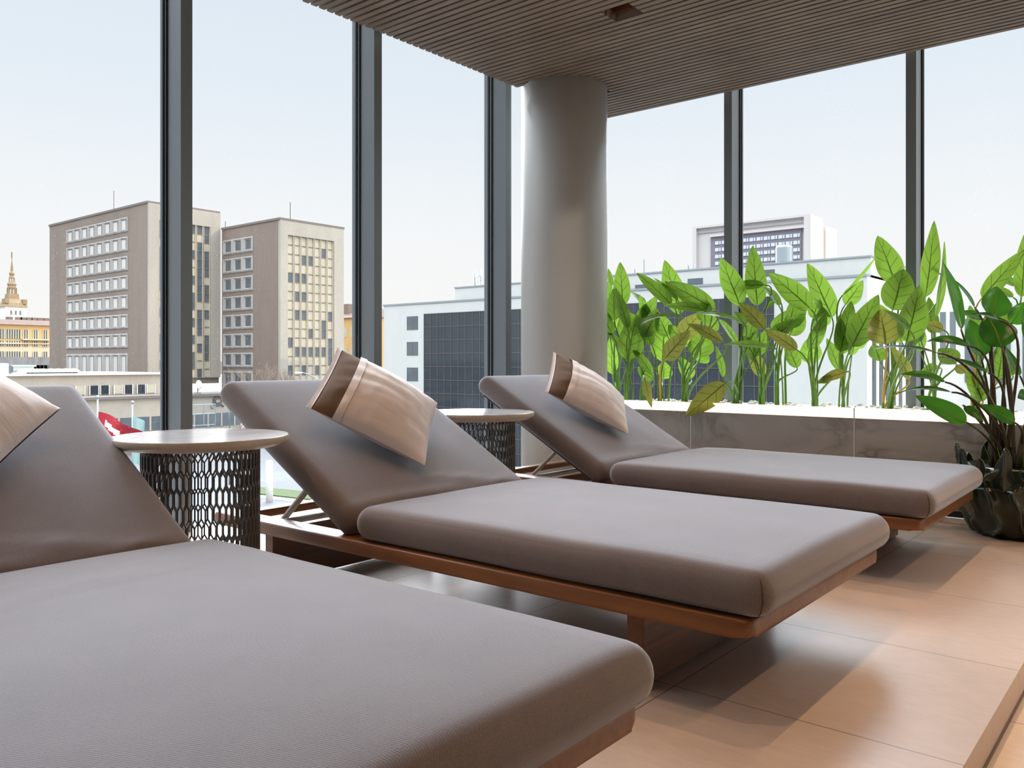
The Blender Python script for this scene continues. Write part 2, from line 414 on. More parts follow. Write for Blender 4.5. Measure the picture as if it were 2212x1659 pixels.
# planter: marble front panels, glowing cap, dark plinth
PX = 4.44
pl = empty('planter_box', (PX, 1.0, 0), label='long low marble planter with a glowing cap along the right windows', cat='planter')
def loc(o, p): o.matrix_parent_inverse = Matrix.Translation(-Vector(p)); return o
seams = [2.93, 2.293, 1.369, .445, -.48, -1.4]
for a, b in zip(seams, seams[1:]):
    bm = bbox(PX, PX + .02, b + .003, a - .003, .035, .459, .001, 1); loc(obj('marble_panel', bm, 'marble', pl, False), pl.location)
    bm = bbox(PX + .003, PX + .018, b + .003, a - .003, .4595, .512, .001, 1); loc(obj('light_strip', bm, 'led', pl, False), pl.location)
    bm = B(); box(bm, PX - .001, PX + .016, b - .0028, b + .0028, .035, .512); loc(obj('seam_strip', bm, 'bar', pl, False), pl.location)
bm = B(); box(bm, PX + .03, PX + .05, -1.4, 2.93, 0, .035); loc(obj('plinth', bm, 'black', pl, False), pl.location)
bm = B(); box(bm, PX + .022, 5.12, -1.4, 2.93, .04, .485); loc(obj('fill', bm, 'pebble', pl, False), pl.location)
bm = B()
for i in range(330):
    x, y, r = random.uniform(PX + .04, 5.1), random.uniform(-.3, 2.85), random.uniform(.008, .018)
    mt = Matrix.Translation((x, y, 0.486 + r * .6)) @ Matrix.Rotation(random.uniform(0, 6), 4, 'Z') @ Matrix.Diagonal((1.3, 1, .6, 1))
    bmesh.ops.create_icosphere(bm, subdivisions=1, radius=r, matrix=mt)
o = obj('pebbles', bm, 'pebble'); tag(o, 'pale pebbles scattered over the soil of the marble planter', 'pebbles', kind='stuff')

# ================================================================== SUN LOUNGERS
def cushion_bm(L, W, T, r, y0, wr=0.0, puff=.006, seed=0, wrink=()):
    """soft box: x in +-W/2, y in y0..y0+L, z in 0..T, rounded with radius r"""
    def ticks(a, r, m):
        e = [-a + r * (1 - math.cos(.5 * PI * i / 5)) * 1.0 for i in range(5)]
        mid = [-a + r + (2 * a - 2 * r) * i / m for i in range(m + 1)]
        return e + mid + [-x for x in reversed(e)]
    hx, hy, hz = W / 2, L / 2, T / 2; r = min(r, hz * .97)
    xs, ys, zs = ticks(hx, r, 22), ticks(hy, r, 34), ticks(hz, min(r, hz * .98), 2)
    bm = B(); cache = {}
    def V(x, y, z):
        key = (round(x, 6), round(y, 6), round(z, 6))
        if key in cache: return cache[key]
        p = Vector((x, y, z)); q = Vector((max(-hx + r, min(hx - r, x)), max(-hy + r, min(hy - r, y)), max(-hz + r, min(hz - r, z))))
        d = p - q
        m = max(abs(d.x), abs(d.y), abs(d.z))
        if d.length > 1e-9 and m > 1e-9: p = q + d.normalized() * m
        fx, fy = x / hx, y / hy
        if z > 0: p.z += puff * (1 - fx * fx) ** .8 * (1 - fy ** 6)
        # soft side bulge and slight unevenness
        p.z += .0022 * noise.noise(Vector((p.x * 5 + seed, p.y * 4, 1.3)))
        p.x += .0025 * noise.noise(Vector((p.y * 4 + seed, p.z * 9, 4.1))) * max(0, abs(fx) * 5 - 4)
        if z > -hz * .2:
            for (wx, wy, ang, ln, amp, wid) in wrink:           # creases: centre, angle, half length, height, width
                u = (p.x - wx) * math.cos(ang) + (p.y - wy) * math.sin(ang); w = -(p.x - wx) * math.sin(ang) + (p.y - wy) * math.cos(ang)
                w += .02 * math.sin(u * 9)
                p.z += amp * math.exp(-(w / wid) ** 2) * math.exp(-(u / ln) ** 2)
        cache[key] = bm.verts.new((p.x, p.y + y0 + hy, p.z + hz)); return cache[key]
    def grid(A, Bt, f):
        for a0, a1 in zip(A, A[1:]):
            for b0, b1 in zip(Bt, Bt[1:]): bm.faces.new((f(a0, b0), f(a1, b0), f(a1, b1), f(a0, b1)))
    for s in (-1, 1):
        grid(xs, ys, lambda a, b: V(a, b, s * hz)); grid(xs, zs, lambda a, b: V(a, s * hy, b)); grid(ys, zs, lambda a, b: V(s * hx, a, b))
    return bm
RZ0, RZ1 = .187, .2262
BACK_ANG = math.radians(29.6)
def make_lounger():
    t = empty('sun_lounger')
    hw = .449
    q = .075; oc = lambda cx, cy, a0, r: [(cx + r * math.cos(a0 + PI / 2 * i / 6), cy + r * math.sin(a0 + PI / 2 * i / 6)) for i in range(7)]
    out = oc(-hw + .035, .035, PI, .035) + oc(hw - .035, .035, 1.5 * PI, .035) + oc(hw - .03, 1.94, 0, .03) + oc(hw - q + .03, 1.94, .5 * PI, .03) + [(hw - q, q), (-hw + q, q)] + oc(-hw + q - .03, 1.94, 0, .03) + oc(-hw + .03, 1.94, .5 * PI, .03)
    obj('frame', prism(out, RZ0, RZ1, .011), 'teak', t)
    for y0 in (.28, 1.70):
        bm = bbox(-.385, .385, y0, y0 + .045, .008, RZ0, .002, 1); obj('foot_panel', bm, 'teak_dark', t, False)
    for y0 in (.55, 1.0, 1.36):
        obj('cross_slat', bbox(-.366, .366, y0, y0 + .05, .19, .215, .003, 1), 'teak_x', t, False)
    obj('head_rail', bbox(-.366, .366, 1.90, 1.95, .188, .218, .006), 'teak_x', t, False)
    seat = cushion_bm(1.261, .901, .098, .049, -.037, puff=.012, wrink=((.12, .40, .35, .2, .006, .013), (.05, .34, .2, .25, .005, .012), (-.1, .42, -.15, .2, .004, .012)))
    so = obj('seat_cushion', seat, 'fabric', t); so.location.z = RZ1
    for s in (-1, 1):
        bm = B()
        r_ = .0475; bs = [math.radians(-62 + 8 * i) for i in range(15)]
        tube(bm, [(s * (.4505 - r_ + (r_ + .0008) * math.cos(q) * .7071), -.037 + r_ - (r_ + .0008) * math.cos(q) * .7071, .049 + (r_ + .0008) * math.sin(q)) for q in bs], .0013, 6)
        obj('seam', bm, 'stem_d', so)
    # backrest: cushion on a thin dark panel, tilted about its lower end
    piv = Vector((0, 1.277, .2106)); rot = Matrix.Translation(piv) @ Matrix.Rotation(BACK_ANG, 4, 'X')
    bk = cushion_bm(.818, .868, .0915, .043, 0, puff=.012, seed=5, wrink=((-.2, -.36, .12, .3, .006, .018), (.15, -.33, -.1, .2, .005, .015), (.3, -.36, .5, .08, .006, .012)))
    bo = obj('back_cushion', bk, 'fabric', t); bo.matrix_local = rot
    po = obj('back_panel', bbox(-.40, .40, .03, .77, -.006, .0, .001, 1), 'black', t, False); po.matrix_local = rot
    for s in (-1, 1):
        a, b = Vector((s * .345, 1.70, .213)), rot @ Vector((s * .345, .30, -.008))
        d = (b - a); ln = d.length; q = d.to_track_quat('Z', 'X').to_matrix().to_4x4()
        bm = bbox(-.004, .004, -.014, .014, 0, ln, .001, 1); so2 = obj('support_strut', bm, 'bar', t, False); so2.matrix_local = Matrix.Translation(a) @ q
    bm = B(); tube(bm, [(-.36, 1.665, .214), (.36, 1.665, .214)], .011, 14); obj('cross_bar', bm, 'bar', t)
    return t
l2 = make_lounger()
GL = 'sun loungers in a row on the tiled platform'
def place(o, x, y, deg, label): o.location = (x, y, 0); o.rotation_euler = (0, 0, math.radians(deg)); tag(o, label, 'sun lounger', GL)
place(l2, 2.0503, .6987, .15, 'taupe cushioned teak sun lounger in the middle, between the two round side tables')
l1 = copy_tree(l2); place(l1, .6864, .6669, 0, 'taupe cushioned sun lounger closest to the camera, cut off by the left and bottom edges')
l3 = copy_tree(l2); place(l3, 3.4374, .7119, .5, 'taupe cushioned teak sun lounger in front of the white column and marble planter')

# ------------------------------------------------------------------ pillows
def make_pillow(A, Bp, Cp, Dp, thick, label):
    A, Bp, Cp, Dp = [Vector(p) for p in (A, Bp, Cp, Dp)]
    cen = (A + Bp + Cp + Dp) / 4
    nrm = (Dp - A).cross(Bp - A).normalized()
    if nrm.dot(Vector((-.6, -.6, .5))) < 0: nrm = -nrm
    t = empty('pillow', cen, label=label, cat='pillow', group='satin pillows on the lounger backrests')
    def S(u, v, side, off=0.0):
        ed = .055
        uu, vv = u - ed * math.sin(2 * PI * (u - .0)) * .0, v
        # edges pinch inwards between the corners
        cu = u + (.5 - u) * .03 * math.sin(PI * v); cv = v + (.5 - v) * .03 * math.sin(PI * u)
        P = (A * (1 - cv) + Bp * cv) * (1 - cu) + (Dp * (1 - cv) + Cp * cv) * cu
        pr = ((1 - abs(2 * u - 1) ** 2.2) * (1 - abs(2 * v - 1) ** 2.2))
        h = thick * .5 * max(0, pr) ** .68
        w = .004 * noise.noise(Vector((u * 3, v * 11, side * 3.0))) * min(1, pr * 4) + .003 * noise.noise(Vector((u * 14, v * 5, side)))* min(1, pr * 4)
        return P + nrm * (side * (h * (1 if side > 0 else .88) + off) + w) - cen
    def sheet(bm, u0, u1, side, off, n=26, m=34, edge_close=True):
        uvl = bm.loops.layers.uv.verify()
        g = [[bm.verts.new(S(u0 + (u1 - u0) * i / n, j / m, side, off if 0 < j < m else 0)) for j in range(m + 1)] for i in range(n + 1)]
        for i in range(n):
            for j in range(m):
                f = bm.faces.new((g[i][j], g[i + 1][j], g[i + 1][j + 1], g[i][j + 1]))
                for l, (a, b) in zip(f.loops, ((i, j), (i + 1, j), (i + 1, j + 1), (i, j + 1))): l[uvl].uv = (u0 + (u1 - u0) * a / n, b / m)
        return g
    bm = B(); sheet(bm, .0, .5, 1, .0); sheet(bm, .0, .5, -1, .0); obj('inner_cushion', bm, 'inner', t)
    bm = B(); g1 = sheet(bm, .235, 1, 1, .005, 34, 34); g2 = sheet(bm, -.035, 1, -1, .004, 40, 34)
    obj('pillow_cover', bm, 'cover', t)
    bm = B(); sheet(bm, .185, .25, 1, .0085, 6, 44); o = obj('hem', bm, 'cover', t)
    bm = B(); sheet(bm, -.03, .03, -1, .006, 6, 34); sheet(bm, -.03, .006, 1, .003, 6, 34); obj('back_flap', bm, 'cover_back', t)
    return t
make_pillow((2.057, 2.53, .796), (1.723, 2.279, .595), (1.997, 2.019, .4), (2.314, 2.272, .591), .15, 'satin pillow with a wide ribbed strip, tilted on the middle lounger backrest')
make_pillow((3.444, 2.538, .793), (3.081, 2.315, .607), (3.356, 2.053, .412), (3.631, 2.249, .57), .15, 'satin pillow on the lounger in front of the white column')
make_pillow((.693, 2.573, .832), (.359, 2.322, .631), (.633, 2.062, .436), (.95, 2.315, .627), .15, 'satin pillow cut off by the left edge, on the closest lounger')

# ------------------------------------------------------------------ side tables
def make_table(TZ, R, RB):
    t = empty('side_table')
    bm = B(); lathe(bm, [(.001, TZ), (R - .002, TZ), (R, TZ - .002), (R, TZ - .016), (R - .003, TZ - .0185), (R - .028, TZ - .031), (R - .035, TZ - .032), (.001, TZ - .032)], 96)
    o = obj('table_top', bm, 'table_marble', t, mats=['table_marble', 'table_edge'])
    for p in o.data.polygons: p.material_index = 0 if p.normal.z > .5 else 1
    for p in o.data.polygons: p.use_smooth = abs(p.normal.z) < .9
    bm = B(); N = 54; rows = 10; z1, z0 = TZ - .036, .012
    RH = (z1 - z0) / rows
    def bar(a0, za, a1, zb, w):
        am = (a0 + a1) / 2; nr = Vector((math.cos(am), math.sin(am), 0))
        p, q = Vector((RB * math.cos(a0), RB * math.sin(a0), za)), Vector((RB * math.cos(a1), RB * math.sin(a1), zb))
        d = (q - p); ln = d.length; d.normalize(); sd = nr.cross(d).normalized(); nn = d.cross(sd)
        mt = Matrix((sd, nn, d)).transposed().to_4x4(); mt.translation = p
        box(bm, -w / 2, w / 2, -.004, .004, -w * .3, ln + w * .3, 0, mt)
    da = 2 * PI / N
    for r in range(rows):
        zt, zb = z1 - RH * r, z1 - RH * (r + 1)
        for k in range(N):
            a = (k + .5 * (r % 2)) * da
            bar(a, zb, a, zt - RH * .36, .0044)
            for s in (-.5, .5): bar(a, zt - RH * .36, a + s * da, zt, .0038)
    obj('lattice_base', bm, 'lattice', t, False)
    for nm, zz in (('top_ring', z1), ('base_ring', 0)):
        bm = B(); lathe(bm, [(RB - .008, zz), (RB + .008, zz), (RB + .008, zz + .012 if zz == 0 else zz + .004), (RB - .008, zz + .012 if zz == 0 else zz + .004), (RB - .008, zz)], 64); obj(nm, bm, 'lattice', t)
    return t
t1 = make_table(.532, .25, .163); t1.location = (1.335, 2.285, 0)
tag(t1, 'round marble side table on a lattice drum, next to the closest lounger', 'side table', 'round side tables between the loungers')
t2 = copy_tree(t1); t2.location = (2.722, 2.43, 0); t2.rotation_euler.z = 1.1
tag(t2, 'round marble side table behind the middle lounger, near the white column', 'side table', 'round side tables between the loungers')

# ================================================================== PLANTS
CAMV = Vector((-FX, -FY, 0))
def leaf_bm(Bp, Tp, w, bend=.0, turn=0.0, fold=.18, wav=.02, seed=0, shape=.42):
    """blade from base to tip: w full width, bend = sideways bow (fraction of length, towards the viewer +), turn = roll in radians"""
    Bp, Tp = Vector(Bp), Vector(Tp); ax = (Tp - Bp); L = ax.length; axn = ax.normalized()
    face = Vector((-.80, -.55, .22)); face = (face - axn * face.dot(axn))
    if face.length < .15: face = Vector((0, 0, 1)) - axn * axn.z
    face.normalize(); face = Matrix.Rotation(turn, 3, axn) @ face
    side = axn.cross(face).normalized()
    mid = (Bp + Tp) / 2 + face * (bend * L)
    bm = B(); uvl = bm.loops.layers.uv.verify(); nl, nw = 18, 10; g = []
    for i in range(nl + 1):
        t = i / nl
        c = Bp * (1 - t) ** 2 + mid * 2 * t * (1 - t) + Tp * t * t
        d = ((mid - Bp) * (1 - t) + (Tp - mid) * t).normalized()
        fc = (face - d * face.dot(d)).normalized(); sd = d.cross(fc)
        prof = (max(0, math.sin(PI * min(1, t ** (.78)))) ** .72) * (1 - .28 * t)
        hw = w * .5 * prof * 1.08
        row = []
        for j in range(nw + 1):
            s = 2 * j / nw - 1
            z = fold * hw * (abs(s) ** 1.5) + wav * w * math.sin(t * 9 + seed + (2 if s > 0 else 0)) * s * s + .05 * w * noise.noise(Vector((t * 3, s * 2, seed)))
            row.append(bm.verts.new(c + sd * (hw * s) + fc * z))
        g.append(row)
    for i in range(nl):
        for j in range(nw):
            f = bm.faces.new((g[i][j], g[i + 1][j], g[i + 1][j + 1], g[i][j + 1]))
            for l, (a, b) in zip(f.loops, ((i, j), (i + 1, j), (i + 1, j + 1), (i, j + 1))): l[uvl].uv = (b / nw, a / nl)
    return bm
def stem_bm(root, base, tip, r0, r1):
    root, base = Vector(root), Vector(base)
    d = (Vector(tip) - base).normalized(); L = (base - root).length
    bm = B()
    b2 = base - d * L * .22; b2.z = max(root.z + .3 * (base.z - root.z), min(b2.z, base.z + .05))
    tube(bm, bez(root, root + Vector((0, 0, max(.04, (base.z - root.z) * .5))), b2, base, 14), lambda t: r0 + (r1 - r0) * t, 8)
    return bm
c4 = lambda x, y: (1300 + x / 3.318, 420 + y / 3.318)
c5 = lambda x, y: (1700 + x / 3.072, 460 + y / 3.072)
# per plant: root pixel column, root X, then leaves: (frame, base, tip, width px in that crop, X of base, X of tip, bend, turn, yellowed/front-lit olive)
PLANTS = [
 ('leafy green plant beside the white column, first in the planter row', 1334, 4.80, [
   (4, (60, 1010), (45, 620), 130, 4.85, 4.80, .05, .2, 0), (4, (75, 1290), (62, 1010), 100, 4.9, 4.85, .06, 0, 0), (4, (70, 660), (45, 530), 45, 4.9, 4.92, .05, .3, 0), (4, (130, 1080), (40, 990), 60, 4.7, 4.62, .1, .4, 0)]),
 ('leafy plant second from the column, with dark overlapping leaves', 1357, 4.70, [
   (4, (150, 800), (132, 484), 128, 4.78, 4.82, .04, 0, 0), (4, (92, 905), (85, 672), 112, 4.66, 4.70, .08, -.3, 0), (4, (185, 960), (98, 668), 88, 4.58, 4.62, .05, .3, 0),
   (4, (182, 1185), (245, 860), 200, 4.64, 4.66, .05, .15, 0), (4, (235, 960), (548, 862), 62, 4.55, 4.60, .25, -.7, 0), (4, (250, 960), (330, 770), 110, 4.68, 4.78, .1, .4, 0), (4, (310, 790), (205, 700), 60, 4.9, 4.95, .1, .5, 0)]),
 ('slim plant third from the column, with a drooping grey-green leaf and a wilted one', 1389, 4.78, [
   (4, (362, 1295), (215, 1105), 82, 4.70, 4.66, .12, .3, 0), (4, (310, 1330), (358, 1530), 66, 4.50, 4.38, .1, .2, 1), (4, (370, 1330), (255, 1240), 90, 4.88, 4.90, .1, -.2, 0), (4, (330, 950), (410, 850), 100, 4.9, 4.95, .1, .2, 0), (4, (300, 890), (390, 800), 60, 4.85, 4.9, .1, .8, 0)]),
 ('plant fourth from the column, with an olive leaf crossing a broad backlit one', 1427, 4.74, [
   (4, (432, 1198), (452, 880), 200, 4.80, 4.84, .05, .1, 0), (4, (452, 1180), (636, 978), 150, 4.58, 4.55, .1, -.2, 1), (4, (500, 790), (250, 562), 112, 4.70, 4.66, .06, .15, 0), (4, (545, 760), (372, 598), 62, 4.82, 4.80, .05, .5, 0), (4, (440, 1325), (450, 1195), 128, 4.95, 4.98, .05, .2, 0)]),
 ('tall plant fifth from the column, thick clump of stems under layered leaves', 1475, 4.72, [
   (4, (560, 860), (450, 470), 170, 4.84, 4.86, .04, 0, 0), (4, (815, 830), (450, 622), 150, 4.68, 4.64, .12, -.15, 0), (4, (745, 830), (440, 798), 84, 4.58, 4.55, .12, .25, 0), (4, (570, 1030), (700, 850), 160, 4.60, 4.66, .06, .1, 1), (4, (704, 1168), (712, 985), 195, 4.74, 4.78, .06, 0, 0),
   (4, (866, 1060), (612, 925), 96, 4.52, 4.48, .12, .2, 1), (4, (640, 1322), (555, 1165), 118, 4.92, 4.95, .06, .2, 0), (4, (780, 1000), (770, 840), 130, 4.85, 4.88, .06, .2, 0), (4, (740, 920), (735, 740), 120, 4.62, 4.70, .1, -.3, 0), (4, (690, 1200), (740, 1110), 140, 4.93, 4.96, .1, 0, 0)]),
 ('plant sixth from the column, with a big leaf drooping over the planter cap', 1594, 4.72, [
   (4, (885, 1352), (598, 1592), 165, 4.50, 4.33, -.10, .0, 1), (4, (990, 800), (852, 450), 175, 4.78, 4.80, .03, .1, 0), (4, (1165, 650), (880, 672), 90, 4.88, 4.86, .1, .3, 0), (4, (985, 905), (648, 852), 66, 4.50, 4.48, .1, .75, 0), (4, (965, 1060), (838, 892), 80, 4.88, 4.92, .08, .5, 0),
   (4, (868, 1310), (812, 1075), 70, 4.70, 4.72, .08, .5, 0), (4, (1020, 930), (950, 840), 90, 4.60, 4.62, .08, .2, 0)]),
 ('plant seventh from the column, tall leaf in front of the window mullion', 1644, 4.76, [
   (4, (1115, 800), (1080, 368), 160, 4.90, 4.94, .03, -.1, 0), (4, (1165, 965), (985, 775), 130, 4.58, 4.56, .08, .1, 1), (4, (1215, 1095), (862, 1078), 74, 4.52, 4.48, .10, .6, 0), (4, (1150, 1312), (1050, 1085), 112, 4.84, 4.86, .08, .1, 1), (4, (1060, 1080), (1040, 940), 90, 4.9, 4.92, .06, .2, 1), (4, (1270, 800), (1150, 660), 90, 4.86, 4.9, .2, .5, 0)]),
 ('plant eighth from the column, with a bluish dark leaf above bright ones', 1680, 4.78, [
   (4, (1350, 895), (1392, 722), 108, 4.72, 4.74, .08, .3, 0), (4, (1215, 960), (1330, 830), 90, 4.84, 4.88, .08, .5, 0), (4, (1345, 1010), (1440, 812), 158, 4.90, 4.93, .06, -.1, 0), (4, (1400, 1245), (1315, 1055), 118, 4.86, 4.88, .06, .1, 0), (4, (1240, 770), (1160, 830), 50, 4.9, 4.9, .2, .6, 0)]),
 ('plant in the middle of the planter, with two long leaves leaning apart', 1757, 4.74, [
   (4, (1500, 825), (1195, 562), 175, 4.66, 4.62, .10, -.1, 0), (4, (1650, 885), (1472, 492), 185, 4.80, 4.82, .03, .1, 0), (4, (1400, 1115), (1162, 968), 112, 4.56, 4.52, .10, .15, 1), (4, (1490, 1212), (1500, 1012), 160, 4.88, 4.9, .05, 0, 0), (4, (1515, 890), (1560, 745), 105, 4.76, 4.8, .1, -.3, 0), (4, (1655, 1300), (1542, 1352), 66, 4.6, 4.55, -.2, .3, 0)]),
 ('plant left of the second mullion, with one leaf folded to a thin arc', 1822, 4.76, [
   (5, (368, 545), (602, 272), 48, 4.82, 4.84, .05, 1.0, 0), (5, (385, 610), (505, 448), 118, 4.84, 4.88, .06, .1, 0), (5, (352, 922), (425, 585), 150, 4.70, 4.74, .05, .15, 0), (5, (430, 885), (608, 540), 175, 4.58, 4.55, .06, -.1, 0), (5, (345, 1045), (262, 830), 104, 4.86, 4.88, .05, .3, 0), (5, (395, 1055), (203, 1132), 84, 4.62, 4.58, .15, .5, 1), (5, (455, 895), (530, 800), 80, 4.9, 4.92, .1, .4, 0)]),
 ('plant in front of the second mullion, with the tallest leaves of the row', 1926, 4.74, [
   (5, (720, 470), (600, 152), 178, 4.82, 4.84, .04, -.15, 0), (5, (700, 645), (775, 372), 240, 4.66, 4.70, .05, .1, 0), (5, (918, 560), (978, 50), 132, 4.80, 4.86, .04, .1, 0), (5, (792, 858), (882, 478), 200, 4.60, 4.62, .04, .05, 0), (5, (655, 872), (618, 640), 250, 4.56, 4.56, .07, 0, 1), (5, (818, 785), (640, 642), 94, 4.50, 4.48, .12, .6, 0),
   (5, (618, 985), (575, 870), 140, 4.86, 4.9, .05, .1, 0), (5, (812, 1105), (690, 885), 96, 4.72, 4.68, .14, .2, 1), (5, (1010, 400), (915, 345), 36, 4.86, 4.84, .1, .5, 0)]),
 ('plant right of the second mullion, thick cluster of pale stems', 2019, 4.84, [
   (5, (985, 700), (1045, 188), 92, 4.78, 4.86, .05, .7, 0), (5, (960, 800), (940, 560), 110, 4.92, 4.95, .05, .2, 0), (5, (1035, 775), (925, 740), 100, 4.7, 4.66, .1, .3, 1), (5, (1120, 1000), (1005, 900), 150, 4.92, 4.95, .06, 0, 0), (5, (1010, 1030), (885, 1060), 90, 4.95, 4.96, .06, .2, 0)]),
 ('yellow-stemmed plant behind the dark potted plant', 2102, 4.84, [
   (5, (1190, 1060), (1120, 1010), 100, 4.9, 4.92, .06, 0, 1), (5, (1300, 1250), (1195, 1040), 150, 4.82, 4.84, .06, .1, 0), (5, (1400, 1110), (1430, 880), 190, 4.86, 4.9, .05, 0, 0), (5, (1292, 565), (1580, 240), 120, 4.78, 4.82, .12, -.2, 0), (5, (1555, 560), (1580, 130), 140, 4.86, 4.9, .04, 0, 0), (5, (1515, 485), (1390, 410), 80, 4.92, 4.94, .1, .2, 0), (5, (1500, 560), (1350, 490), 70, 4.9, 4.92, .1, .2, 0), (5, (1500, 1080), (1440, 860), 90, 4.8, 4.82, .05, .4, 0)]),
]
for label, rpx, rX, leaves in PLANTS:
    rt = at(rpx, 880, X=rX); rt.z = .486
    root = empty('broad_leaved_plant', rt, label=label, cat='plant', group='broad-leaved plants in the marble planter')
    for i, (fr, b, tp, w, xb, xt, bend, turn, olive_tone) in enumerate(leaves):
        cv, sc = (c4, 3.318) if fr == 4 else (c5, 3.072)
        Bp, Tp = at(*cv(*b), X=xb), at(*cv(*tp), X=xt)
        dep = xb * (FX + (cv(*b)[0] - CX) / F * FY) / (FX + (cv(*b)[0] - CX) / F * FY)
        depth = xb / (FX + (cv(*b)[0] - CX) / F * FY)
        W = w / sc / F * depth
        o = obj('leaf', leaf_bm(Bp - rt, Tp - rt, W, bend, turn, seed=i * 1.7 + rpx), 'leaf_olive' if olive_tone else 'leaf', root)
        yel = (label.startswith('yellow') and i < 4) or (olive_tone and rpx in (1427, 1926))
        if yel or i % 3 == 2: base, r0 = Vector((random.uniform(-.03, .03), random.uniform(-.045, .045), 0)), .0075
        else: base, r0 = Vector((random.uniform(-.004, .004), random.uniform(-.004, .004), random.uniform(.03, .16))), .0065
        obj('stem', stem_bm(base, Bp - rt, Tp - rt, r0, .0036), 'stem_y' if yel else 'stem', root)
    rnd = random.Random(rpx)
    for i in range(2):                                   # smaller leaves inside the clump
        a = rnd.uniform(0, 2 * PI); Bp = Vector((rnd.uniform(-.10, .12), rnd.uniform(-.10, .10), rnd.uniform(.28, .50)))
        Tp = Bp + Vector((rnd.uniform(-.10, .08), rnd.uniform(-.13, .13), rnd.uniform(.10, .22)))
        obj('leaf', leaf_bm(Bp, Tp, rnd.uniform(.08, .14), rnd.uniform(.03, .2), rnd.uniform(-.7, .7), seed=i * 3.1 + rpx), 'leaf', root)
        obj('stem', stem_bm((rnd.uniform(-.02, .02), rnd.uniform(-.03, .03), .0), Bp, Tp, .005, .0032), 'stem', root)
    bm = B(); tube(bm, [(0, 0, 0), (.001, .002, .09), (0, 0, .19)], lambda t: .0125 - .0035 * t, 10); obj('main_stem', bm, 'stem', root)

# potted plant in the ribbed green pot
PC = Vector((4.19, .615, 0))
pp = empty('potted_plant', PC, label='dark-stemmed broad-leaved plant in a dark green leaf-carved pot on the floor', cat='potted plant')
def wave(a, z, r):
    ph = a * 13 + 1.3 * math.sin(z * 24 + a * 3) + .6 * math.sin(z * 50 + a * 5)
    s = abs(math.sin(ph * .5))
    return .022 * (1 - s) ** 2.2 - .006
prof = [(.135, .0), (.15, .004)]
for i in range(1, 41):
    z = .004 + .296 * i / 40; t = i / 40
    prof.append((.15 + .075 * math.sin(PI * min(1, t * .62 + .02)) ** .9 - (.012 * t if t > .7 else 0), z))
prof += [(.19, .302), (.17, .285), (.001, .282)]
bm = B(); lathe(bm, prof, 360, lambda a, z, r: wave(a, z, r) if .01 < z < .301 and r > .1 else 0)
obj('pot', bm, 'pot', pp)
for k in range(13):                                   # pointed ruffled leaf tips of the pot rim
    a = 2 * PI * k / 13 + .2; hgt = .365 + .03 * math.sin(k * 2.3); wmax = .052 + .008 * math.sin(k * 1.7)
    bm = B(); g = []; NJ = 20
    for i in range(19):
        t = i / 18; z = .16 + (hgt - .16) * t; hw = wmax * max(.02, (1 - t ** 2.0)) ** .7
        rr = .216 - .010 * (1 - t) + .004 * math.sin(t * 6 + k) + .012 * t * t
        row = []
        for j in range(NJ + 1):
            q = 2 * j / NJ - 1; aa = a + (q * hw + .006 * math.sin(t * 9 + k)) / .216
            d = -.010 * abs(q) ** 2 + .009 * (1 - abs(math.sin(q * 2.6 + .5 * math.sin(t * 8 + k)))) ** 2.5
            row.append(bm.verts.new(((rr + d) * math.cos(aa), (rr + d) * math.sin(aa), z)))
        g.append(row)
    for i in range(18):
        for j in range(NJ): bm.faces.new((g[i][j], g[i + 1][j], g[i + 1][j + 1], g[i][j + 1]))
    ex = bmesh.ops.extrude_face_region(bm, geom=bm.faces[:])
    for v in ex['geom']:
        if isinstance(v, bmesh.types.BMVert): v.co.x -= .006 * math.cos(a); v.co.y -= .006 * math.sin(a)
    obj('rim_leaf', bm, 'pot', pp)
bm = B(); lathe(bm, [(.001, .283), (.165, .283), (.165, .288), (.001, .296)], 32); obj('soil', bm, 'soil', pp)
POT = [((1155, 772), (1030, 312), 135, 4.10, 4.12, .06, .55), ((1366, 690), (1392, 488), 196, 4.15, 4.22, .08, 0), ((1425, 892), (1330, 672), 245, 4.05, 4.10, .1, -.1), ((1286, 955), (1215, 705), 178, 4.12, 4.18, .06, .1),
 ((1295, 705), (1138, 655), 90, 4.2, 4.18, .1, .5), ((1490, 735), (1580, 590), 130, 4.16, 4.2, .08, .1), ((1212, 885), (918, 855), 80, 4.08, 4.05, .28, .5), ((1000, 930), (540, 912), 52, 4.0, 4.02, .16, .9),
 ((1335, 1062), (1000, 958), 66, 4.05, 4.02, .16, .7), ((1048, 1122), (742, 1072), 72, 4.02, 3.99, .22, .5), ((1092, 1190), (722, 1204), 48, 4.0, 3.98, .24, .8), ((1192, 1390), (850, 1213), 145, 3.98, 3.92, .08, .1),
 ((1180, 1285), (1305, 1388), 66, 4.05, 4.0, .1, .2), ((1512, 1392), (1288, 1272), 105, 3.98, 3.94, .16, .1), ((1245, 625), (1082, 428), 56, 4.2, 4.22, .12, .6), ((1545, 1080), (1440, 880), 70, 4.18, 4.2, .05, .3),
 ((1410, 712), (1225, 672), 60, 4.0, 3.96, .2, .7), ((1600, 1200), (1530, 1230), 90, 4.0, 3.95, .1, .2), ((1660, 900), (1570, 640), 160, 4.1, 4.1, .06, .1), ((1640, 1120), (1600, 900), 130, 4.1, 4.12, .06, .1)]
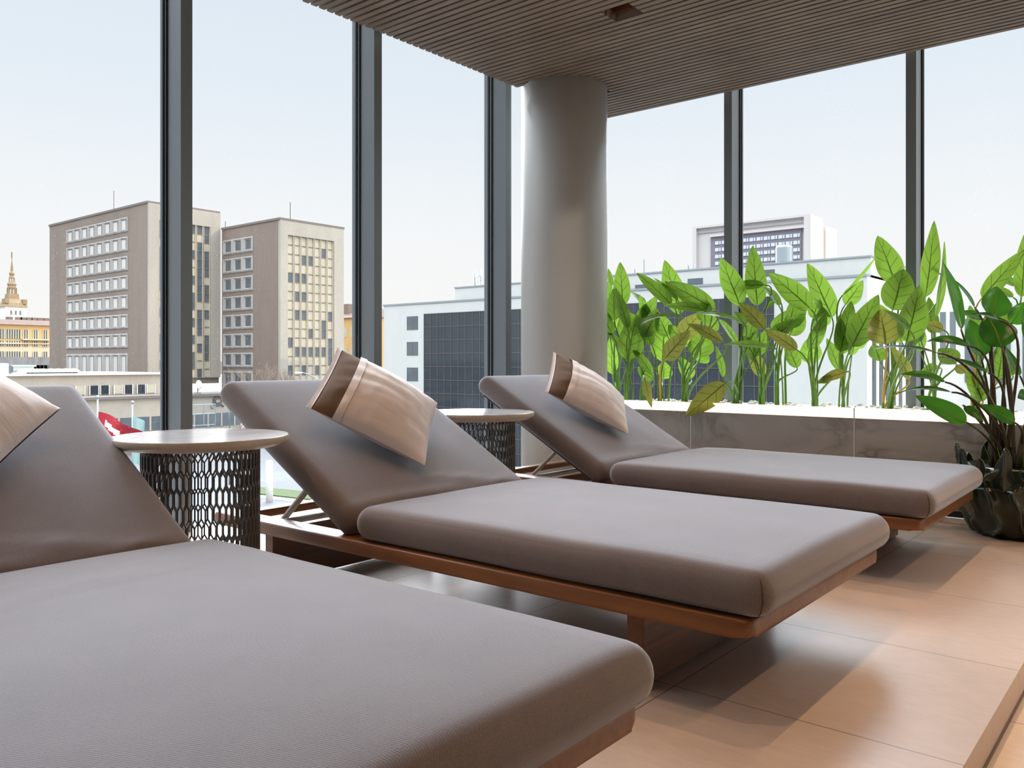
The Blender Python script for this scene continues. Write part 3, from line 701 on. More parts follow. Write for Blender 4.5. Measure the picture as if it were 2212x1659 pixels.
for i, (b, tp, w, xb, xt, bend, turn) in enumerate(POT):
    Bp, Tp = at(*c5(*b), X=xb), at(*c5(*tp), X=xt)
    depth = xb / (FX + (c5(*b)[0] - CX) / F * FY)
    obj('leaf', leaf_bm(Bp - PC, Tp - PC, w / 3.072 / F * depth, bend, turn, seed=i * 2.1), 'leaf_dark', pp)
    a = i * 2.4; base = Vector((.10 * math.cos(a) * random.uniform(.3, 1), .10 * math.sin(a) * random.uniform(.3, 1), .286))
    # root each stem on the side its leaf leans to
    lean = (Bp - PC); lean.z = 0
    if lean.length > 1e-3: base = base * .45 + lean.normalized() * .06; base.z = .286
    obj('stem', stem_bm(base, Bp - PC, Tp - PC, .0085, .004), 'stem_d', pp)
for i in range(7):
    a = i * .9; base = Vector((.09 * math.cos(a), .09 * math.sin(a), .286))
    bm = B(); tube(bm, [base, base + Vector((.01 * math.cos(a), .01 * math.sin(a), .05)), base + Vector((.03 * math.cos(a), .03 * math.sin(a), .10))], lambda t: .004 * (1 - t) + .0006, 6); obj('shoot', bm, 'stem', pp)

# ================================================================== THE CITY OUTSIDE
GZ = -11.0
bm = B(); box(bm, -60, 700, 5.6, 700, GZ - .5, GZ); box(bm, 6.5, 700, -400, 5.6, GZ - .5, GZ); o = obj('ground', bm, 'asphalt', smooth=False); tag(o, kind='structure')
def YonX(px, X): r = (px - CX) / F; return X * (FY - r * FX) / (FX + r * FY)
def XonY(px, Y): r = (px - CX) / F; return Y * (FX + r * FY) / (FY - r * FX)
def thing(name, base, label, cat, group=None): return empty(name, base, label=label, cat=cat, group=group)
def part(root, name, bm, mat, smooth=False, mats=None, parent=None):
    o = obj(name, bm, mat, parent or root, smooth, mats)
    if parent is None or parent is root: loc(o, root.location)
    return o
def repeat(src, root, offs):
    """copies of a part (with its sub-parts) moved by offsets"""
    for d in offs:
        c = src.copy(); C.objects.link(c); c.location = Vector(src.location) + Vector(d); c.parent = src.parent; c.matrix_parent_inverse = src.matrix_parent_inverse.copy()
        for ch in src.children:
            k = ch.copy(); C.objects.link(k); k.parent = c
def window_X(root, X, y, z, w, h, fw, fh, pane='pane', frame='concrete_w', dep=.25):
    """window in a bevelled concrete surround on a wall X = const facing -X"""
    bm = B()
    a = [(X - .12, y - fw, z - fh), (X - .12, y + fw, z - fh), (X - .12, y + fw, z + fh), (X - .12, y - fw, z + fh)]
    i0 = [(X - .22, y - fw * .86, z - fh * .8), (X - .22, y + fw * .86, z - fh * .8), (X - .22, y + fw * .86, z + fh * .82), (X - .22, y - fw * .86, z + fh * .82)]
    i1 = [(X - .0, y - w / 2, z - h / 2), (X - .0, y + w / 2, z - h / 2), (X - .0, y + w / 2, z + h / 2), (X - .0, y - w / 2, z + h / 2)]
    e0 = [(X + .05, p[1], p[2]) for p in a]
    L = [[bm.verts.new(p) for p in q] for q in (e0, a, i0, i1)]
    for p, q in zip(L, L[1:]):
        for k in range(4): bm.faces.new((p[k], p[(k + 1) % 4], q[(k + 1) % 4], q[k]))
    o = part(root, 'window', bm, frame)
    bm = B(); box(bm, X - .02, X + .0, y - w / 2, y + w / 2, z - h / 2, z + h / 2); 
    if pane == 'pane': box(bm, X - .06, X - .02, y - .03, y + .03, z - h / 2, z + h / 2, 1)
    box(bm, X - .06, X - .02, y - w / 2, y - w / 2 + .06, z - h / 2, z + h / 2, 1); box(bm, X - .06, X - .02, y - w / 2, y + w / 2, z + h / 2 - .05, z + h / 2, 1)
    obj('pane', bm, pane, o, False, [pane, 'roofdark'])
    return o
# --- taller grey-brown tower
XT, YT = 67.6, 132.0
y1 = YonX(107, XT); x1 = XonY(473, YT); zt = 26.5
tw = thing('office_tower', (XT, YT, -2), 'tall grey-brown office tower with eight rows of small square windows', 'building')
bm = B(); box(bm, XT, x1, YT, y1, -3, zt); part(tw, 'wall', bm, 'plaster')
bm = B(); box(bm, XT - .15, x1 + .1, YT - .2, y1 + .15, zt, zt + .35); part(tw, 'roof_edge', bm, 'roofdark')
ya, yb = YonX(268, XT), YonX(152, XT); dy = (yb - ya) / 7
zs = [23.75, 20.5, 17.25, 14.0, 10.75, 7.5, 4.25]
w0 = window_X(tw, XT, ya, zs[0], 1.45, 1.6, dy / 2, 1.2, 'pane_sky')
repeat(w0, tw, [(0, dy * i, z - zs[0]) for z in zs for i in range(8) if i or z != zs[0]])
w1 = window_X(tw, XT, ya, .25, 1.35, 2.9, dy / 2, 1.9, 'pane_sky'); repeat(w1, tw, [(0, dy * i, 0) for i in range(1, 8)])
def curtain_Y(root, Y, xa, xb, z0, z1, ncol, nrow, panes, seed, share):
    """recessed curtain wall on a face Y = const facing -Y"""
    rnd = random.Random(seed); dx, dz = (xb - xa) / ncol, (z1 - z0) / nrow
    bm = B()
    for i in range(ncol):
        for j in range(nrow): box(bm, xa + dx * i, xa + dx * (i + 1), Y - .03, Y, z0 + dz * j, z0 + dz * (j + 1), 0 if rnd.random() < (share * .8 if j % 2 else min(.95, share * 1.2)) else 1)
    part(root, 'curtain_wall', bm, None, mats=panes)
    bm = B()
    for i in range(ncol + 1):
        for q in (-.13, .07): box(bm, xa + dx * i + q, xa + dx * i + q + .06, Y - .35, Y - .03, z0, z1)
    part(root, 'fins', bm, 'mull_tan')
    bm = B()
    for j in range(nrow + 1): box(bm, xa, xb, Y - .1, Y - .03, z0 + dz * j - .08, z0 + dz * j + .08)
    part(root, 'floor_bands', bm, 'roofdark')
xa, xb = XonY(340, YT), XonY(452, YT)
bm = B()
for q in ((XT - .0, xa, -2, zt), (xb, x1, -2, zt), (xa, xb, zt - 2.6, zt)): box(bm, q[0], q[1], YT - .5, YT - .02, q[2], q[3])
part(tw, 'concrete_frame', bm, 'concrete')
curtain_Y(tw, YT - .1, xa, xb, -2, zt - 2.6, 7, 18, ['pane_warm', 'pane'], 3, .45)
bm = B(); tube(bm, [at(246, 460, X=72), at(246, 412, X=72)], .06, 5); part(tw, 'antenna', bm, 'roofdark')
# --- second tower
X2, Y2 = 80.5, 114.8; y2b = 131.2; x2b = XonY(738, Y2); z2 = 23.6
t2w = thing('office_tower', (X2, Y2, -2), 'shorter office tower with three windows per row and a tan glass front', 'building')
bm = B(); box(bm, X2, x2b, Y2, y2b, -6, z2); part(t2w, 'wall', bm, 'plaster')
bm = B(); box(bm, X2 - .15, x2b + .1, Y2 - .65, y2b, z2, z2 + .35); part(t2w, 'roof_edge', bm, 'roofdark')
ya, yb = YonX(536, X2), YonX(493, X2); dy = (yb - ya) / 2
zs = [20.4, 17.15, 13.9, 10.65, 7.5, 4.25, 1.0]
w0 = window_X(t2w, X2, ya, zs[0], 1.5, 1.6, dy / 2, 1.25)
repeat(w0, t2w, [(0, dy * i, z - zs[0]) for z in zs for i in range(3) if i or z != zs[0]])
w1 = window_X(t2w, X2, ya, -2.7, 1.5, 2.6, dy / 2, 1.9); repeat(w1, t2w, [(0, dy * i, 0) for i in (1, 2)])
xa, xb = XonY(617, Y2), XonY(717, Y2)
bm = B()
for q in ((X2, xa, -6, z2), (xb, x2b, -6, z2), (xa, xb, z2 - 2.3, z2)): box(bm, q[0], q[1], Y2 - .6, Y2 - .02, q[2], q[3])
part(t2w, 'concrete_frame', bm, 'concrete')
curtain_Y(t2w, Y2 - .1, xa, xb, -6, z2 - 2.3, 7, 18, ['pane_warm', 'pane'], 8, .8)
for px in (487, 627):
    bm = B(); tube(bm, [at(px, 500, X=84), at(px, 437 if px > 600 else 478, X=84)], .07, 5); part(t2w, 'antenna', bm, 'roofdark')
# --- podium in front of the towers
YP = 104.0; xp0, xp1 = XonY(-40, YP), XonY(520, YP)
pod = thing('podium_building', (60, YP, GZ), 'low pale podium with ribbon windows at the foot of the grey-brown towers', 'building')
bm = B(); box(bm, xp0, xp1, YP, YP + 27, GZ, -3.9); part(pod, 'wall', bm, 'concrete')
xs0, xs1 = XonY(-40, YP + 6), XonY(352, YP + 6)
bm = B(); box(bm, xs0, xs1, YP + 6, YP + 27, -3.9, -1.0); part(pod, 'upper_storey', bm, 'concrete')
bm = B(); box(bm, xs0, xs1 + .3, YP + 5.6, YP + 27, -1.0, -.75); part(pod, 'upper_roof_edge', bm, 'white')
bm = B(); box(bm, xp0, xp1, YP - .4, YP + 6, -3.95, -3.6); part(pod, 'ledge', bm, 'roofdark')
xw = XonY(162, YP + 6)
wn = None; k = 0
while xw + 1.15 < xs1 - .3:
    bm = B(); box(bm, xw, xw + 1.1, YP + 5.85, YP + 5.98, -3.5, -2.35); w = part(pod, 'ribbon_window', bm, 'curtain' if k % 3 else 'pane_warm')
    bm = B()
    for q in (xw - .06, xw + 1.06): box(bm, q, q + .08, YP + 5.7, YP + 5.9, -3.55, -2.3)
    obj('window_frame', bm, 'white', w, False); xw += 1.35 if k % 2 else 1.75; k += 1
bm = B(); box(bm, xp0, xp1, YP - .05, YP + .0, -8.1, -6.3)
part(pod, 'window_band', bm, 'pane')
bm = B()
for i in range(16):
    x = xp0 + (xp1 - xp0) * (i + .5) / 16; box(bm, x - .12, x + .12, YP - .12, YP - .05, -8.1, -6.3)
part(pod, 'band_mullions', bm, 'concrete')
bm = B(); box(bm, xp0, xp1, YP - .04, YP, GZ, -10.1); part(pod, 'base_band', bm, 'roofdark')
# round ring emblem with a tail on the fascia
lc = at(470, 866, Y=YP - .1); bm = B()
tube(bm, [lc + Vector((.62 * math.cos(a), 0, .62 * math.sin(a))) for a in [2 * PI * i / 28 for i in range(29)]], .10, 6)
tube(bm, [lc + Vector((.34 * math.cos(a), 0, .34 * math.sin(a))) for a in [PI * .3 + 1.5 * PI * i / 20 for i in range(21)]], .07, 6)
tube(bm, [lc + Vector((.3, 0, -.35)), lc + Vector((.95, 0, -.8))], .1, 6)
for sx, sz in ((-1, 1), (1, 1), (-1, -1)): tube(bm, [lc + Vector((sx * .95, 0, sz * .6)), lc + Vector((sx * .95, 0, sz * .95)), lc + Vector((sx * .55, 0, sz * .95))], .05, 5)
part(pod, 'emblem', bm, 'lattice')
# roof skylights on the podium
for i, px in enumerate((52, 66, 80, 94, 110, 126, 142, 158)):
    p = at(px, 804, Y=YP + 9); bm = B()
    mt = Matrix.Translation((p.x, p.y, -.75)) @ Matrix.Diagonal((.85, 1.2, .62, 1)); bmesh.ops.create_uvsphere(bm, u_segments=14, v_segments=8, radius=1, matrix=mt)
    bmesh.ops.bisect_plane(bm, geom=bm.verts[:] + bm.edges[:] + bm.faces[:], plane_co=(0, 0, -.75), plane_no=(0, 0, 1), clear_inner=True)
    box(bm, p.x - .95, p.x + .95, p.y - 1.3, p.y + 1.3, -.76, -.6)
    part(pod, 'skylight', bm, 'white', True)
p = at(15, 812, Y=YP + 10); bm = B(); box(bm, p.x - 1.6, p.x + .2, p.y, p.y + 3, -.75, .55); box(bm, p.x + .8, p.x + 3.2, p.y + .2, p.y + 2.5, -.75, .1); box(bm, p.x + .6, p.x + 3.4, p.y, p.y + 2.7, .1, .3)
part(pod, 'roof_unit', bm, 'alu_mid')
# dish and camera on the podium roof
dd = thing('satellite_dish', at(427, 850, Y=YP + 1.5), 'small round white satellite dish on the podium roof edge', 'satellite dish')
p = Vector((dd.location.x, dd.location.y, -3.58)); dd.location = p
bm = B(); lathe(bm, [(.001, 0), (.3, .05), (.55, .18), (.62, .26), (.6, .27), (.3, .08), (.001, .03)], 24); o = obj('dish', bm, 'white', dd); o.location = (0, 0, 1.15); o.rotation_euler = (math.radians(80), 0, math.radians(20))
bm = B(); tube(bm, [(0, 0, 0), (0, 0, 1.1)], .06, 6); tube(bm, [(0, 0, .3), (.3, -.5, .9)], .04, 5); box(bm, -.35, .35, -.35, .35, 0, .08); obj('mast', bm, 'roofdark', dd, False)
# billboard frame in front of the podium
bf = thing('billboard_frame', at(440, 915, Y=YP - 4), 'thin empty grey billboard frame standing in front of the podium', 'frame')
a, b2, c_, d_ = at(415, 875, Y=YP - 4), at(465, 873, Y=YP - 4), at(465, 917, Y=YP - 4), at(415, 920, Y=YP - 4)
g0 = Vector((d_.x, d_.y, GZ)); g1 = Vector((c_.x, c_.y, GZ)); bf.location = g0
bm = B()
for q in ((g0, a), (g1, b2), (a, b2), (c_, d_), ((a + b2) / 2, (c_ + d_) / 2), (a.lerp(d_, .45), b2.lerp(c_, .45))): tube(bm, [Vector(q[0]), Vector(q[1])], .06, 5)
part(bf, 'bars', bm, 'alu_mid')
# --- white office block on the right
XB = 73.0; zb = 7.9; yl, yr = YonX(829, XB), YonX(1873, XB)
wb = thing('office_block', (XB, (yl + yr) / 2, GZ), 'long white office block with dark glazing behind the column and the plants', 'building')
bm = B(); box(bm, XB, XB + 22, yr, yl, GZ, zb); part(wb, 'wall', bm, 'office_white')
bm = B(); box(bm, XB + 1.0, XB + 20, yr, YonX(983, XB + 1), zb, 9.6); part(wb, 'penthouse', bm, 'office_white')
bm = B(); box(bm, XB - .1, XB + 22, yr, yl + .1, zb - .02, zb + .18); box(bm, XB + .9, XB + 20, yr - .05, YonX(983, XB + 1) + .1, 9.6, 9.75); part(wb, 'roof_edge', bm, 'alu_mid')
for px, zz in ((891, 5.55), (891, 2.35), (891, -.85), (891, -4.0)):
    y = YonX(px, XB); bm = B(); box(bm, XB - .03, XB + .02, y - 1.0, y + 1.0, zz - .85, zz + .85); w = part(wb, 'window', bm, 'pane')
    bm = B(); box(bm, XB - .06, XB - .03, y - .04, y + .04, zz - .85, zz + .85); obj('mullion', bm, 'roofdark', w, False)
yc0, yc1 = YonX(917, XB), YonX(1672, XB)
bm = B(); box(bm, XB - .06, XB + .02, yc1, yc0, GZ, 6.6); part(wb, 'curtain_wall', bm, 'curtain')
bm = B(); y = yc0; k = 0
while y > yc1:
    box(bm, XB - .12, XB - .05, y - .025, y + .025, GZ, 6.6); y -= 1.15
for j in range(11): box(bm, XB - .11, XB - .05, yc1, yc0, 6.6 - 1.62 * j - .025, 6.6 - 1.62 * j + .025)
part(wb, 'curtain_wall_grid', bm, 'lattice')
for px, yy in ((1387, 621), (1502, 608), (1655, 590)):
    q = at(px, yy, X=XB + 1); bm = B(); box(bm, XB + .95, XB + 1.02, q.y - .8, q.y + .8, q.z - .3, q.z + .3); part(wb, 'attic_window', bm, 'pane')
for px in (1888, 1903, 1917, 1931, 1945):
    x = XonY(px, yr); bm = B(); box(bm, x - .5, x + .5, yr - .04, yr + .02, GZ, 5.5 if px == 1888 else 3.5); part(wb, 'slit_window', bm, 'curtain')
vt = at(1694, 575, X=XB + 6); bm = B(); lathe(bm, [(.45, 9.7), (.45, 10.2), (.8, 10.3), (.8, 11.7), (.7, 11.9), (.001, 12.0)], 18, cx=vt.x, cy=vt.y); part(wb, 'roof_vent', bm, 'alu_mid')
for px in (1372, 1392, 1487, 1499):
    q = at(px, 590, X=XB + 2); bm = B(); tube(bm, [Vector((q.x, q.y, 9.6)), Vector((q.x, q.y, 10.3 if px != 1392 else 11.2))], .1, 6); part(wb, 'roof_pipe', bm, 'alu_mid')
ms = thing('telecom_mast', (0, 0, 0), 'thin telecom mast with panel antennas on the white block roof', 'antenna'); q = at(1032, 622, X=XB + 4); ms.location = (q.x, q.y, 9.76)
bm = B()
for dx in (-.45, .5): tube(bm, [(0, -dx, 0), (0, -dx, 2.3)], .05, 6)
tube(bm, [(0, .45, .6), (0, -.5, .9)], .04, 5); tube(bm, [(0, .45, 1.3), (0, -.5, 1.6)], .04, 5)
obj('pole', bm, 'alu_mid', ms)
for dx, z0, hh in ((-.62, .3, 1.7), (-.2, .5, 1.5), (.62, 1.5, .8), (.4, .3, .5)):
    bm = B(); box(bm, -.08, .08, -dx - .1, -dx + .1, z0, z0 + hh); obj('panel_antenna', bm, 'white', ms, False)
# smaller white blocks to the far right
for (pa, pb, yt, X, lab) in ((1985, 2069, 640, 120, 'small pale block low behind the second mullion plants'), (2072, 2330, 645, 100, 'wide pale block behind the dark potted plant')):
    y0_, y1_ = YonX(pb, X), YonX(pa, X); zz = EYE + (HY - yt) / F * X / (FX + (pa - CX) / F * FY)
    e = thing('pale_block', (X, (y0_ + y1_) / 2, GZ), lab, 'building'); bm = B(); box(bm, X, X + 20, y0_, y1_, GZ, zz); part(e, 'wall', bm, 'office_white')
    for k in range(4):
        y = y0_ + (y1_ - y0_) * (k + .5) / 4; bm = B(); hw_ = min(.9, (y1_ - y0_) / 4 * .3); box(bm, X - .05, X, y - hw_, y + hw_, zz - 9, zz - 2.2); part(e, 'window', bm, 'pane')
# --- hotel slab far away
XH = 371.0; ya_, yb_ = YonX(1752, XH), YonX(1497, XH); zh = 66.2; xh1 = XonY(1800, ya_)
ht = thing('hotel_tower', (XH, (ya_ + yb_) / 2, GZ), 'distant white high-rise with rows of pale windows between dark bands', 'building')
bm = B(); box(bm, XH + 1.5, xh1 - 14, ya_ + .05, yb_ - .05, GZ, zh - .05); part(ht, 'wall', bm, 'hotel')
bm = B()
for q in ((ya_, ya_ + 3.0, GZ, zh - 1), (yb_ - 2, yb_, GZ, zh - 1), (ya_, yb_, zh - 1, zh), (ya_ + 3, yb_ - 9, 60.4, 61.4)): box(bm, XH - .6, XH + 1.6, *q)
part(ht, 'white_frame', bm, 'hotel')
bm = B(); box(bm, XH + .8, XH + 1.55, ya_ + 3, yb_ - 2, 62.9, zh - 1); part(ht, 'crown_band', bm, 'hotel_grey')
bm = B(); box(bm, XH + .6, XH + 1.55, ya_ + 4.5, yb_ - 9, 0, 60.4); part(ht, 'dark_facade', bm, 'hotel_dark')
bm = B(); W = 2.9; box(bm, XH + .3, XH + .6, ya_ + 5.2, ya_ + 5.2 + W, 56.6, 58.2); w = part(ht, 'window_group', bm, 'hotel_pane')
bm = B(); box(bm, XH + .1, XH + .3, ya_ + 5.2 + .85, ya_ + 5.35 + .85, 56.6, 58.2); obj('mullion', bm, 'hotel_dark', w, False)
nn = int((yb_ - ya_ - 15) / 3.45)
repeat(w, ht, [(0, 3.45 * i, -3.25 * j) for j in range(7) for i in range(nn) if i or j])
bm = B(); box(bm, xh1 - 12, xh1 + 4, ya_ - .5, ya_ + 20, GZ, zh - 3); part(ht, 'rear_slab', bm, 'hotel')
bm = B(); box(bm, xh1 - 14, xh1 - 12, ya_ + .1, ya_ + 15, GZ, zh - 5); part(ht, 'rear_slot', bm, 'mull_tan')
# --- ochre house between the second tower and the mullion
X5 = 120.0; q0, q1 = YonX(800, X5), YonX(739, X5); zz = EYE + (HY - 683) / F * 178
oh = thing('ochre_house', (X5, (q0 + q1) / 2, GZ), 'ochre house with a brown hipped roof right of the shorter tower', 'building')
bm = B(); box(bm, X5, X5 + 14, q0, q1 + 6, GZ, zz); part(oh, 'wall', bm, 'orange')
bm = prism([(X5 - .5, q0 - .5), (X5 + 14, q0 - .5), (X5 + 14, q1 + 6), (X5 - .5, q1 + 6)], zz, zz + 2.2)
for v in bm.verts:
    if v.co.z > zz + 1: v.co.x = X5 + 6; v.co.y = q0 + 3 if v.co.y < q0 + 3 else q1 + 3
part(oh, 'roof', bm, 'tileroof')
bm = B(); yc = YonX(748, X5 + 3); box(bm, X5 + 3, X5 + 4.5, yc - .7, yc + .9, zz + .5, zz + 3.4); part(oh, 'chimney', bm, 'plaster')
for j in range(2):
    for px in (745, 762):
        y = YonX(px, X5); z_ = zz - 3.2 - 4.2 * j; bm = B(); box(bm, X5 - .06, X5, y - .7, y + .7, z_ - 1.1, z_ + 1.1); part(oh, 'window', bm, 'pane_warm')
# --- cream house at the far left and the church tower behind it
Y6 = 215.0; xa, xb = XonY(-160, Y6), XonY(112, Y6); dpt = lambda px, Y: Y / (FY - (px - CX) / F * FX)
zt6 = EYE + (HY - 702) / F * dpt(50, Y6)
ch = thing('cream_house', (xb - 10, Y6, GZ), 'cream and ochre house with a brown roof at the far left', 'building')
zm = EYE + (HY - 742) / F * dpt(50, Y6)
bm = B(); box(bm, xa, xb + 8, Y6, Y6 + 15, GZ, zm); part(ch, 'lower_wall', bm, 'cream')
bm = B(); box(bm, xa, xb + 8, Y6 - .1, Y6 + 15, zm, zt6); part(ch, 'upper_wall', bm, 'yellow')
bm = B(); box(bm, xa, xb + 8, Y6 - .6, Y6 - .1, zm - .15, zm + .15); part(ch, 'cornice', bm, 'cream')
bm = prism([(xa, Y6 - .8), (xb + 8, Y6 - .8), (xb + 8, Y6 + 15), (xa, Y6 + 15)], zt6, zt6 + 1.3)
for v in bm.verts:
    if v.co.z > zt6 + 1 and v.co.y < Y6 + 5: v.co.y += 3
part(ch, 'roof', bm, 'tileroof')
for px, w_ in ((28, 3.2), (55, 1.0), (76, 1.0), (97, 1.0), (3, 1.0)):
    x = XonY(px, Y6)
    for z_, h_ in ((zt6 - 2.2, 2.2), (zt6 - 4.4, 1.3), (zm - 2.8, 1.8)):
        bm = B(); box(bm, x - w_ / 2, x + w_ / 2, Y6 - .2, Y6 + .05, z_ - h_ / 2, z_ + h_ / 2); w = part(ch, 'window', bm, 'pane')
        bm = B()
        for i in range(int(w_ * 2) + 1): q = x - w_ / 2 + i * w_ / int(w_ * 2); box(bm, q - .08, q + .08, Y6 - .3, Y6 - .2, z_ - h_ / 2, z_ + h_ / 2)
        obj('window_frame', bm, 'cream', w, False)
x0b, x1b = XonY(45, Y6), XonY(85, Y6)
bm = B(); box(bm, x0b, XonY(106, Y6), Y6 - 1.2, Y6, zt6 - 3.6, zt6 - 3.3); part(ch, 'balcony', bm, 'cream')
for px in (20, 40, 48, 62, 72, 86, 100):
    x = XonY(px, Y6 + 4); bm = B(); box(bm, x - .6, x + .6, Y6 + 3.4, Y6 + 4.6, zt6 + .5, zt6 + 2.0); part(ch, 'chimney', bm, 'plaster')
Y7 = 400.0; cx7 = XonY(34, Y7); dd7 = dpt(34, Y7); k7 = dd7 / F
zz7 = lambda y: EYE + (HY - y) * k7
ct = thing('church_tower', (cx7, Y7 + 5, GZ), 'distant church tower with a tiered dark copper spire', 'church tower')
hw = 21 * k7
bm = B(); box(bm, cx7 - hw, cx7 + hw, Y7, Y7 + 2 * hw, GZ, zz7(663)); part(ct, 'tower', bm, 'white')
for i in (-1, 0, 1):
    x = cx7 + i * 9 * k7; bm = B(); box(bm, x - 1.5 * k7, x + 1.5 * k7, Y7 - .2, Y7, zz7(680), zz7(671)); part(ct, 'window', bm, 'roofdark')
def tier(name, prof, seg=8):
    bm = B(); lathe(bm, [(r * k7, zz7(y)) for r, y in prof], seg, cx=cx7, cy=Y7 + hw); return part(ct, name, bm, 'copper')
bm = B(); g = [[], []]
for i, (r, y) in enumerate(((25, 663), (23, 655), (14, 647), (11, 635))):
    pass
lo = [bm.verts.new((cx7 + sx * 24 * k7, Y7 + hw + sy * 24 * k7, zz7(663))) for sx, sy in ((-1, -1), (1, -1), (1, 1), (-1, 1))]
m1 = [bm.verts.new((cx7 + sx * 20 * k7, Y7 + hw + sy * 20 * k7, zz7(654))) for sx, sy in ((-1, -1), (1, -1), (1, 1), (-1, 1))]
m2 = [bm.verts.new((cx7 + sx * 11 * k7, Y7 + hw + sy * 11 * k7, zz7(645))) for sx, sy in ((-1, -1), (1, -1), (1, 1), (-1, 1))]
m3 = [bm.verts.new((cx7 + sx * 10 * k7, Y7 + hw + sy * 10 * k7, zz7(634))) for sx, sy in ((-1, -1), (1, -1), (1, 1), (-1, 1))]
for p, q in ((lo, m1), (m1, m2), (m2, m3)):
    for i in range(4): bm.faces.new((p[i], p[(i + 1) % 4], q[(i + 1) % 4], q[i]))
bm.faces.new(lo[::-1]); bm.faces.new(m3); part(ct, 'bell_roof', bm, 'copper')
for sx in (-1, 1):
    bm = B(); box(bm, cx7 + sx * 18 * k7 - 4 * k7, cx7 + sx * 18 * k7 + 4 * k7, Y7 - .5, Y7 + 3, zz7(656), zz7(646)); part(ct, 'gable', bm, 'copper')
for a in range(8):
    th_ = a * PI / 4 + .39
    bm = B(); tube(bm, [(cx7 + 8.2 * k7 * math.cos(th_), Y7 + hw + 8.2 * k7 * math.sin(th_), zz7(634)), (cx7 + 8.2 * k7 * math.cos(th_), Y7 + hw + 8.2 * k7 * math.sin(th_), zz7(621))], 1.6 * k7, 6); part(ct, 'lantern_post', bm, 'copper')
tier('lower_bulb', [(9, 623), (9.5, 620), (8.5, 617), (10, 613), (8, 609), (6.5, 606)])
for a in range(6):
    th_ = a * PI / 3 + .2
    bm = B(); tube(bm, [(cx7 + 5.2 * k7 * math.cos(th_), Y7 + hw + 5.2 * k7 * math.sin(th_), zz7(607)), (cx7 + 5.2 * k7 * math.cos(th_), Y7 + hw + 5.2 * k7 * math.sin(th_), zz7(599))], 1.2 * k7, 5); part(ct, 'upper_lantern_post', bm, 'copper')
tier('upper_bulb', [(6.5, 600), (6, 598), (4.5, 594), (6, 590), (5, 587), (3, 585), (2.6, 575), (.9, 562), (.3, 553)])
bm = B(); tube(bm, [(cx7, Y7 + hw, zz7(556)), (cx7, Y7 + hw, zz7(543))], .35, 5); part(ct, 'finial', bm, 'copper')
bm = B(); box(bm, XonY(-60, 190), XonY(110, 190), 190, 200, GZ, EYE + (HY - 771) / F * dpt(50, 190)); o = thing('annex_block', (XonY(40, 190), 190, GZ), 'flat grey annex in front of the cream house', 'building'); part(o, 'wall', bm, 'concrete_w')
for i in range(8):
    x = XonY(46 + i * 8, 190); bm = B(); box(bm, x - .7, x + .7, 189.9, 190, EYE + (HY - 800) / F * dpt(50, 190), EYE + (HY - 789) / F * dpt(50, 190)); part(o, 'window', bm, 'pane')
# --- flags, poles, trees, lawn
def flag(px, top, d, mats, label, wid, hgt, seed):
    q = at(px, top, D=d); base = Vector((q.x, q.y, GZ)); e = thing('flagpole', base, label, 'flag')
    bm = B(); tube(bm, [Vector((0, 0, 0)), Vector((0, 0, q.z - GZ))], .06, 8); obj('pole', bm, 'alu_mid', e)
    bm = B(); bmesh.ops.create_uvsphere(bm, u_segments=10, v_segments=6, radius=.13, matrix=Matrix.Translation((0, 0, q.z - GZ + .1))); obj('finial', bm, 'alu_mid', e)
    bm = B(); nx, nz = 22, 14; rt = Vector((FY, -FX, 0)); fw = Vector((FX, FY, 0)); g = []
    for i in range(nx + 1):
        row = []
        for j in range(nz + 1):
            u, v = i / nx, j / nz
            sag = -.55 * wid * u ** 1.4 * (1 - .35 * v)
            p = rt * (wid * u * (1 - .25 * v * (mats[0] == 'red'))) + fw * (.22 * wid * math.sin(u * 7 + v * 2 + seed) * u) + Vector((0, 0, q.z - GZ - .9 - hgt * v + sag * .9))
            row.append(bm.verts.new(p))
        g.append(row)
    for i in range(nx):
        for j in range(nz):
            f = bm.faces.new((g[i][j], g[i + 1][j], g[i + 1][j + 1], g[i][j + 1]))
            u, v = i / nx, j / nz
            f.material_index = 1 if len(mats) > 1 and abs(v - .45 - .35 * (u - .3)) < .13 and .18 < u < .62 else 0
    obj('cloth', bm, mats[0], e, True, mats)
flag(211, 861, 58, ['red', 'flagwhite'], 'red flag with a white patch drooping on its pole outside', 2.9, 1.6, .4)
flag(286, 872, 63, ['teal'], 'pale teal flag hanging limp on its pole outside', .9, 3.6, 2.0)
q = at(582, 996, D=70); wp = thing('white_pillar', (q.x, q.y, GZ), 'thick white pillar on the pavement by the lawn outside', 'pillar')
bm = B(); lathe(bm, [(.29, 0), (.29, q.z - GZ), (.2, q.z - GZ + .05), (.001, q.z - GZ + .06)], 20); obj('shaft', bm, 'white', wp)
q = at(496, 880, D=80); lp = thing('street_lamp', (q.x, q.y, GZ), 'slim pale lamp post behind the middle lounger backrest', 'street lamp')
bm = B(); tube(bm, [(0, 0, 0), (0, 0, 8.2), (.3, .1, 8.6)], .11, 8); obj('pole', bm, 'alu_mid', lp)
bm = B(); box(bm, .1, .9, -.1, .2, 8.5, 8.7); obj('lamp_head', bm, 'alu_mid', lp, False)
q = at(694, 822, D=88); lp = thing('street_lamp', (q.x, q.y, GZ), 'street lamp with a curved double arm in front of the tan glass front', 'street lamp')
h = EYE + (HY - 806) / F * 88 - GZ; rt = Vector((FY, -FX, 0))
bm = B(); tube(bm, [(0, 0, 0), (0, 0, h - .9)], .09, 8); tube(bm, [Vector((0, 0, h - .9))] + [rt * (-2.2 * t) + Vector((0, 0, h - .9 + .95 * math.sin(PI * .5 * t))) for t in (.2, .4, .6, .8, 1)], .05, 6); obj('pole', bm, 'alu_mid', lp)
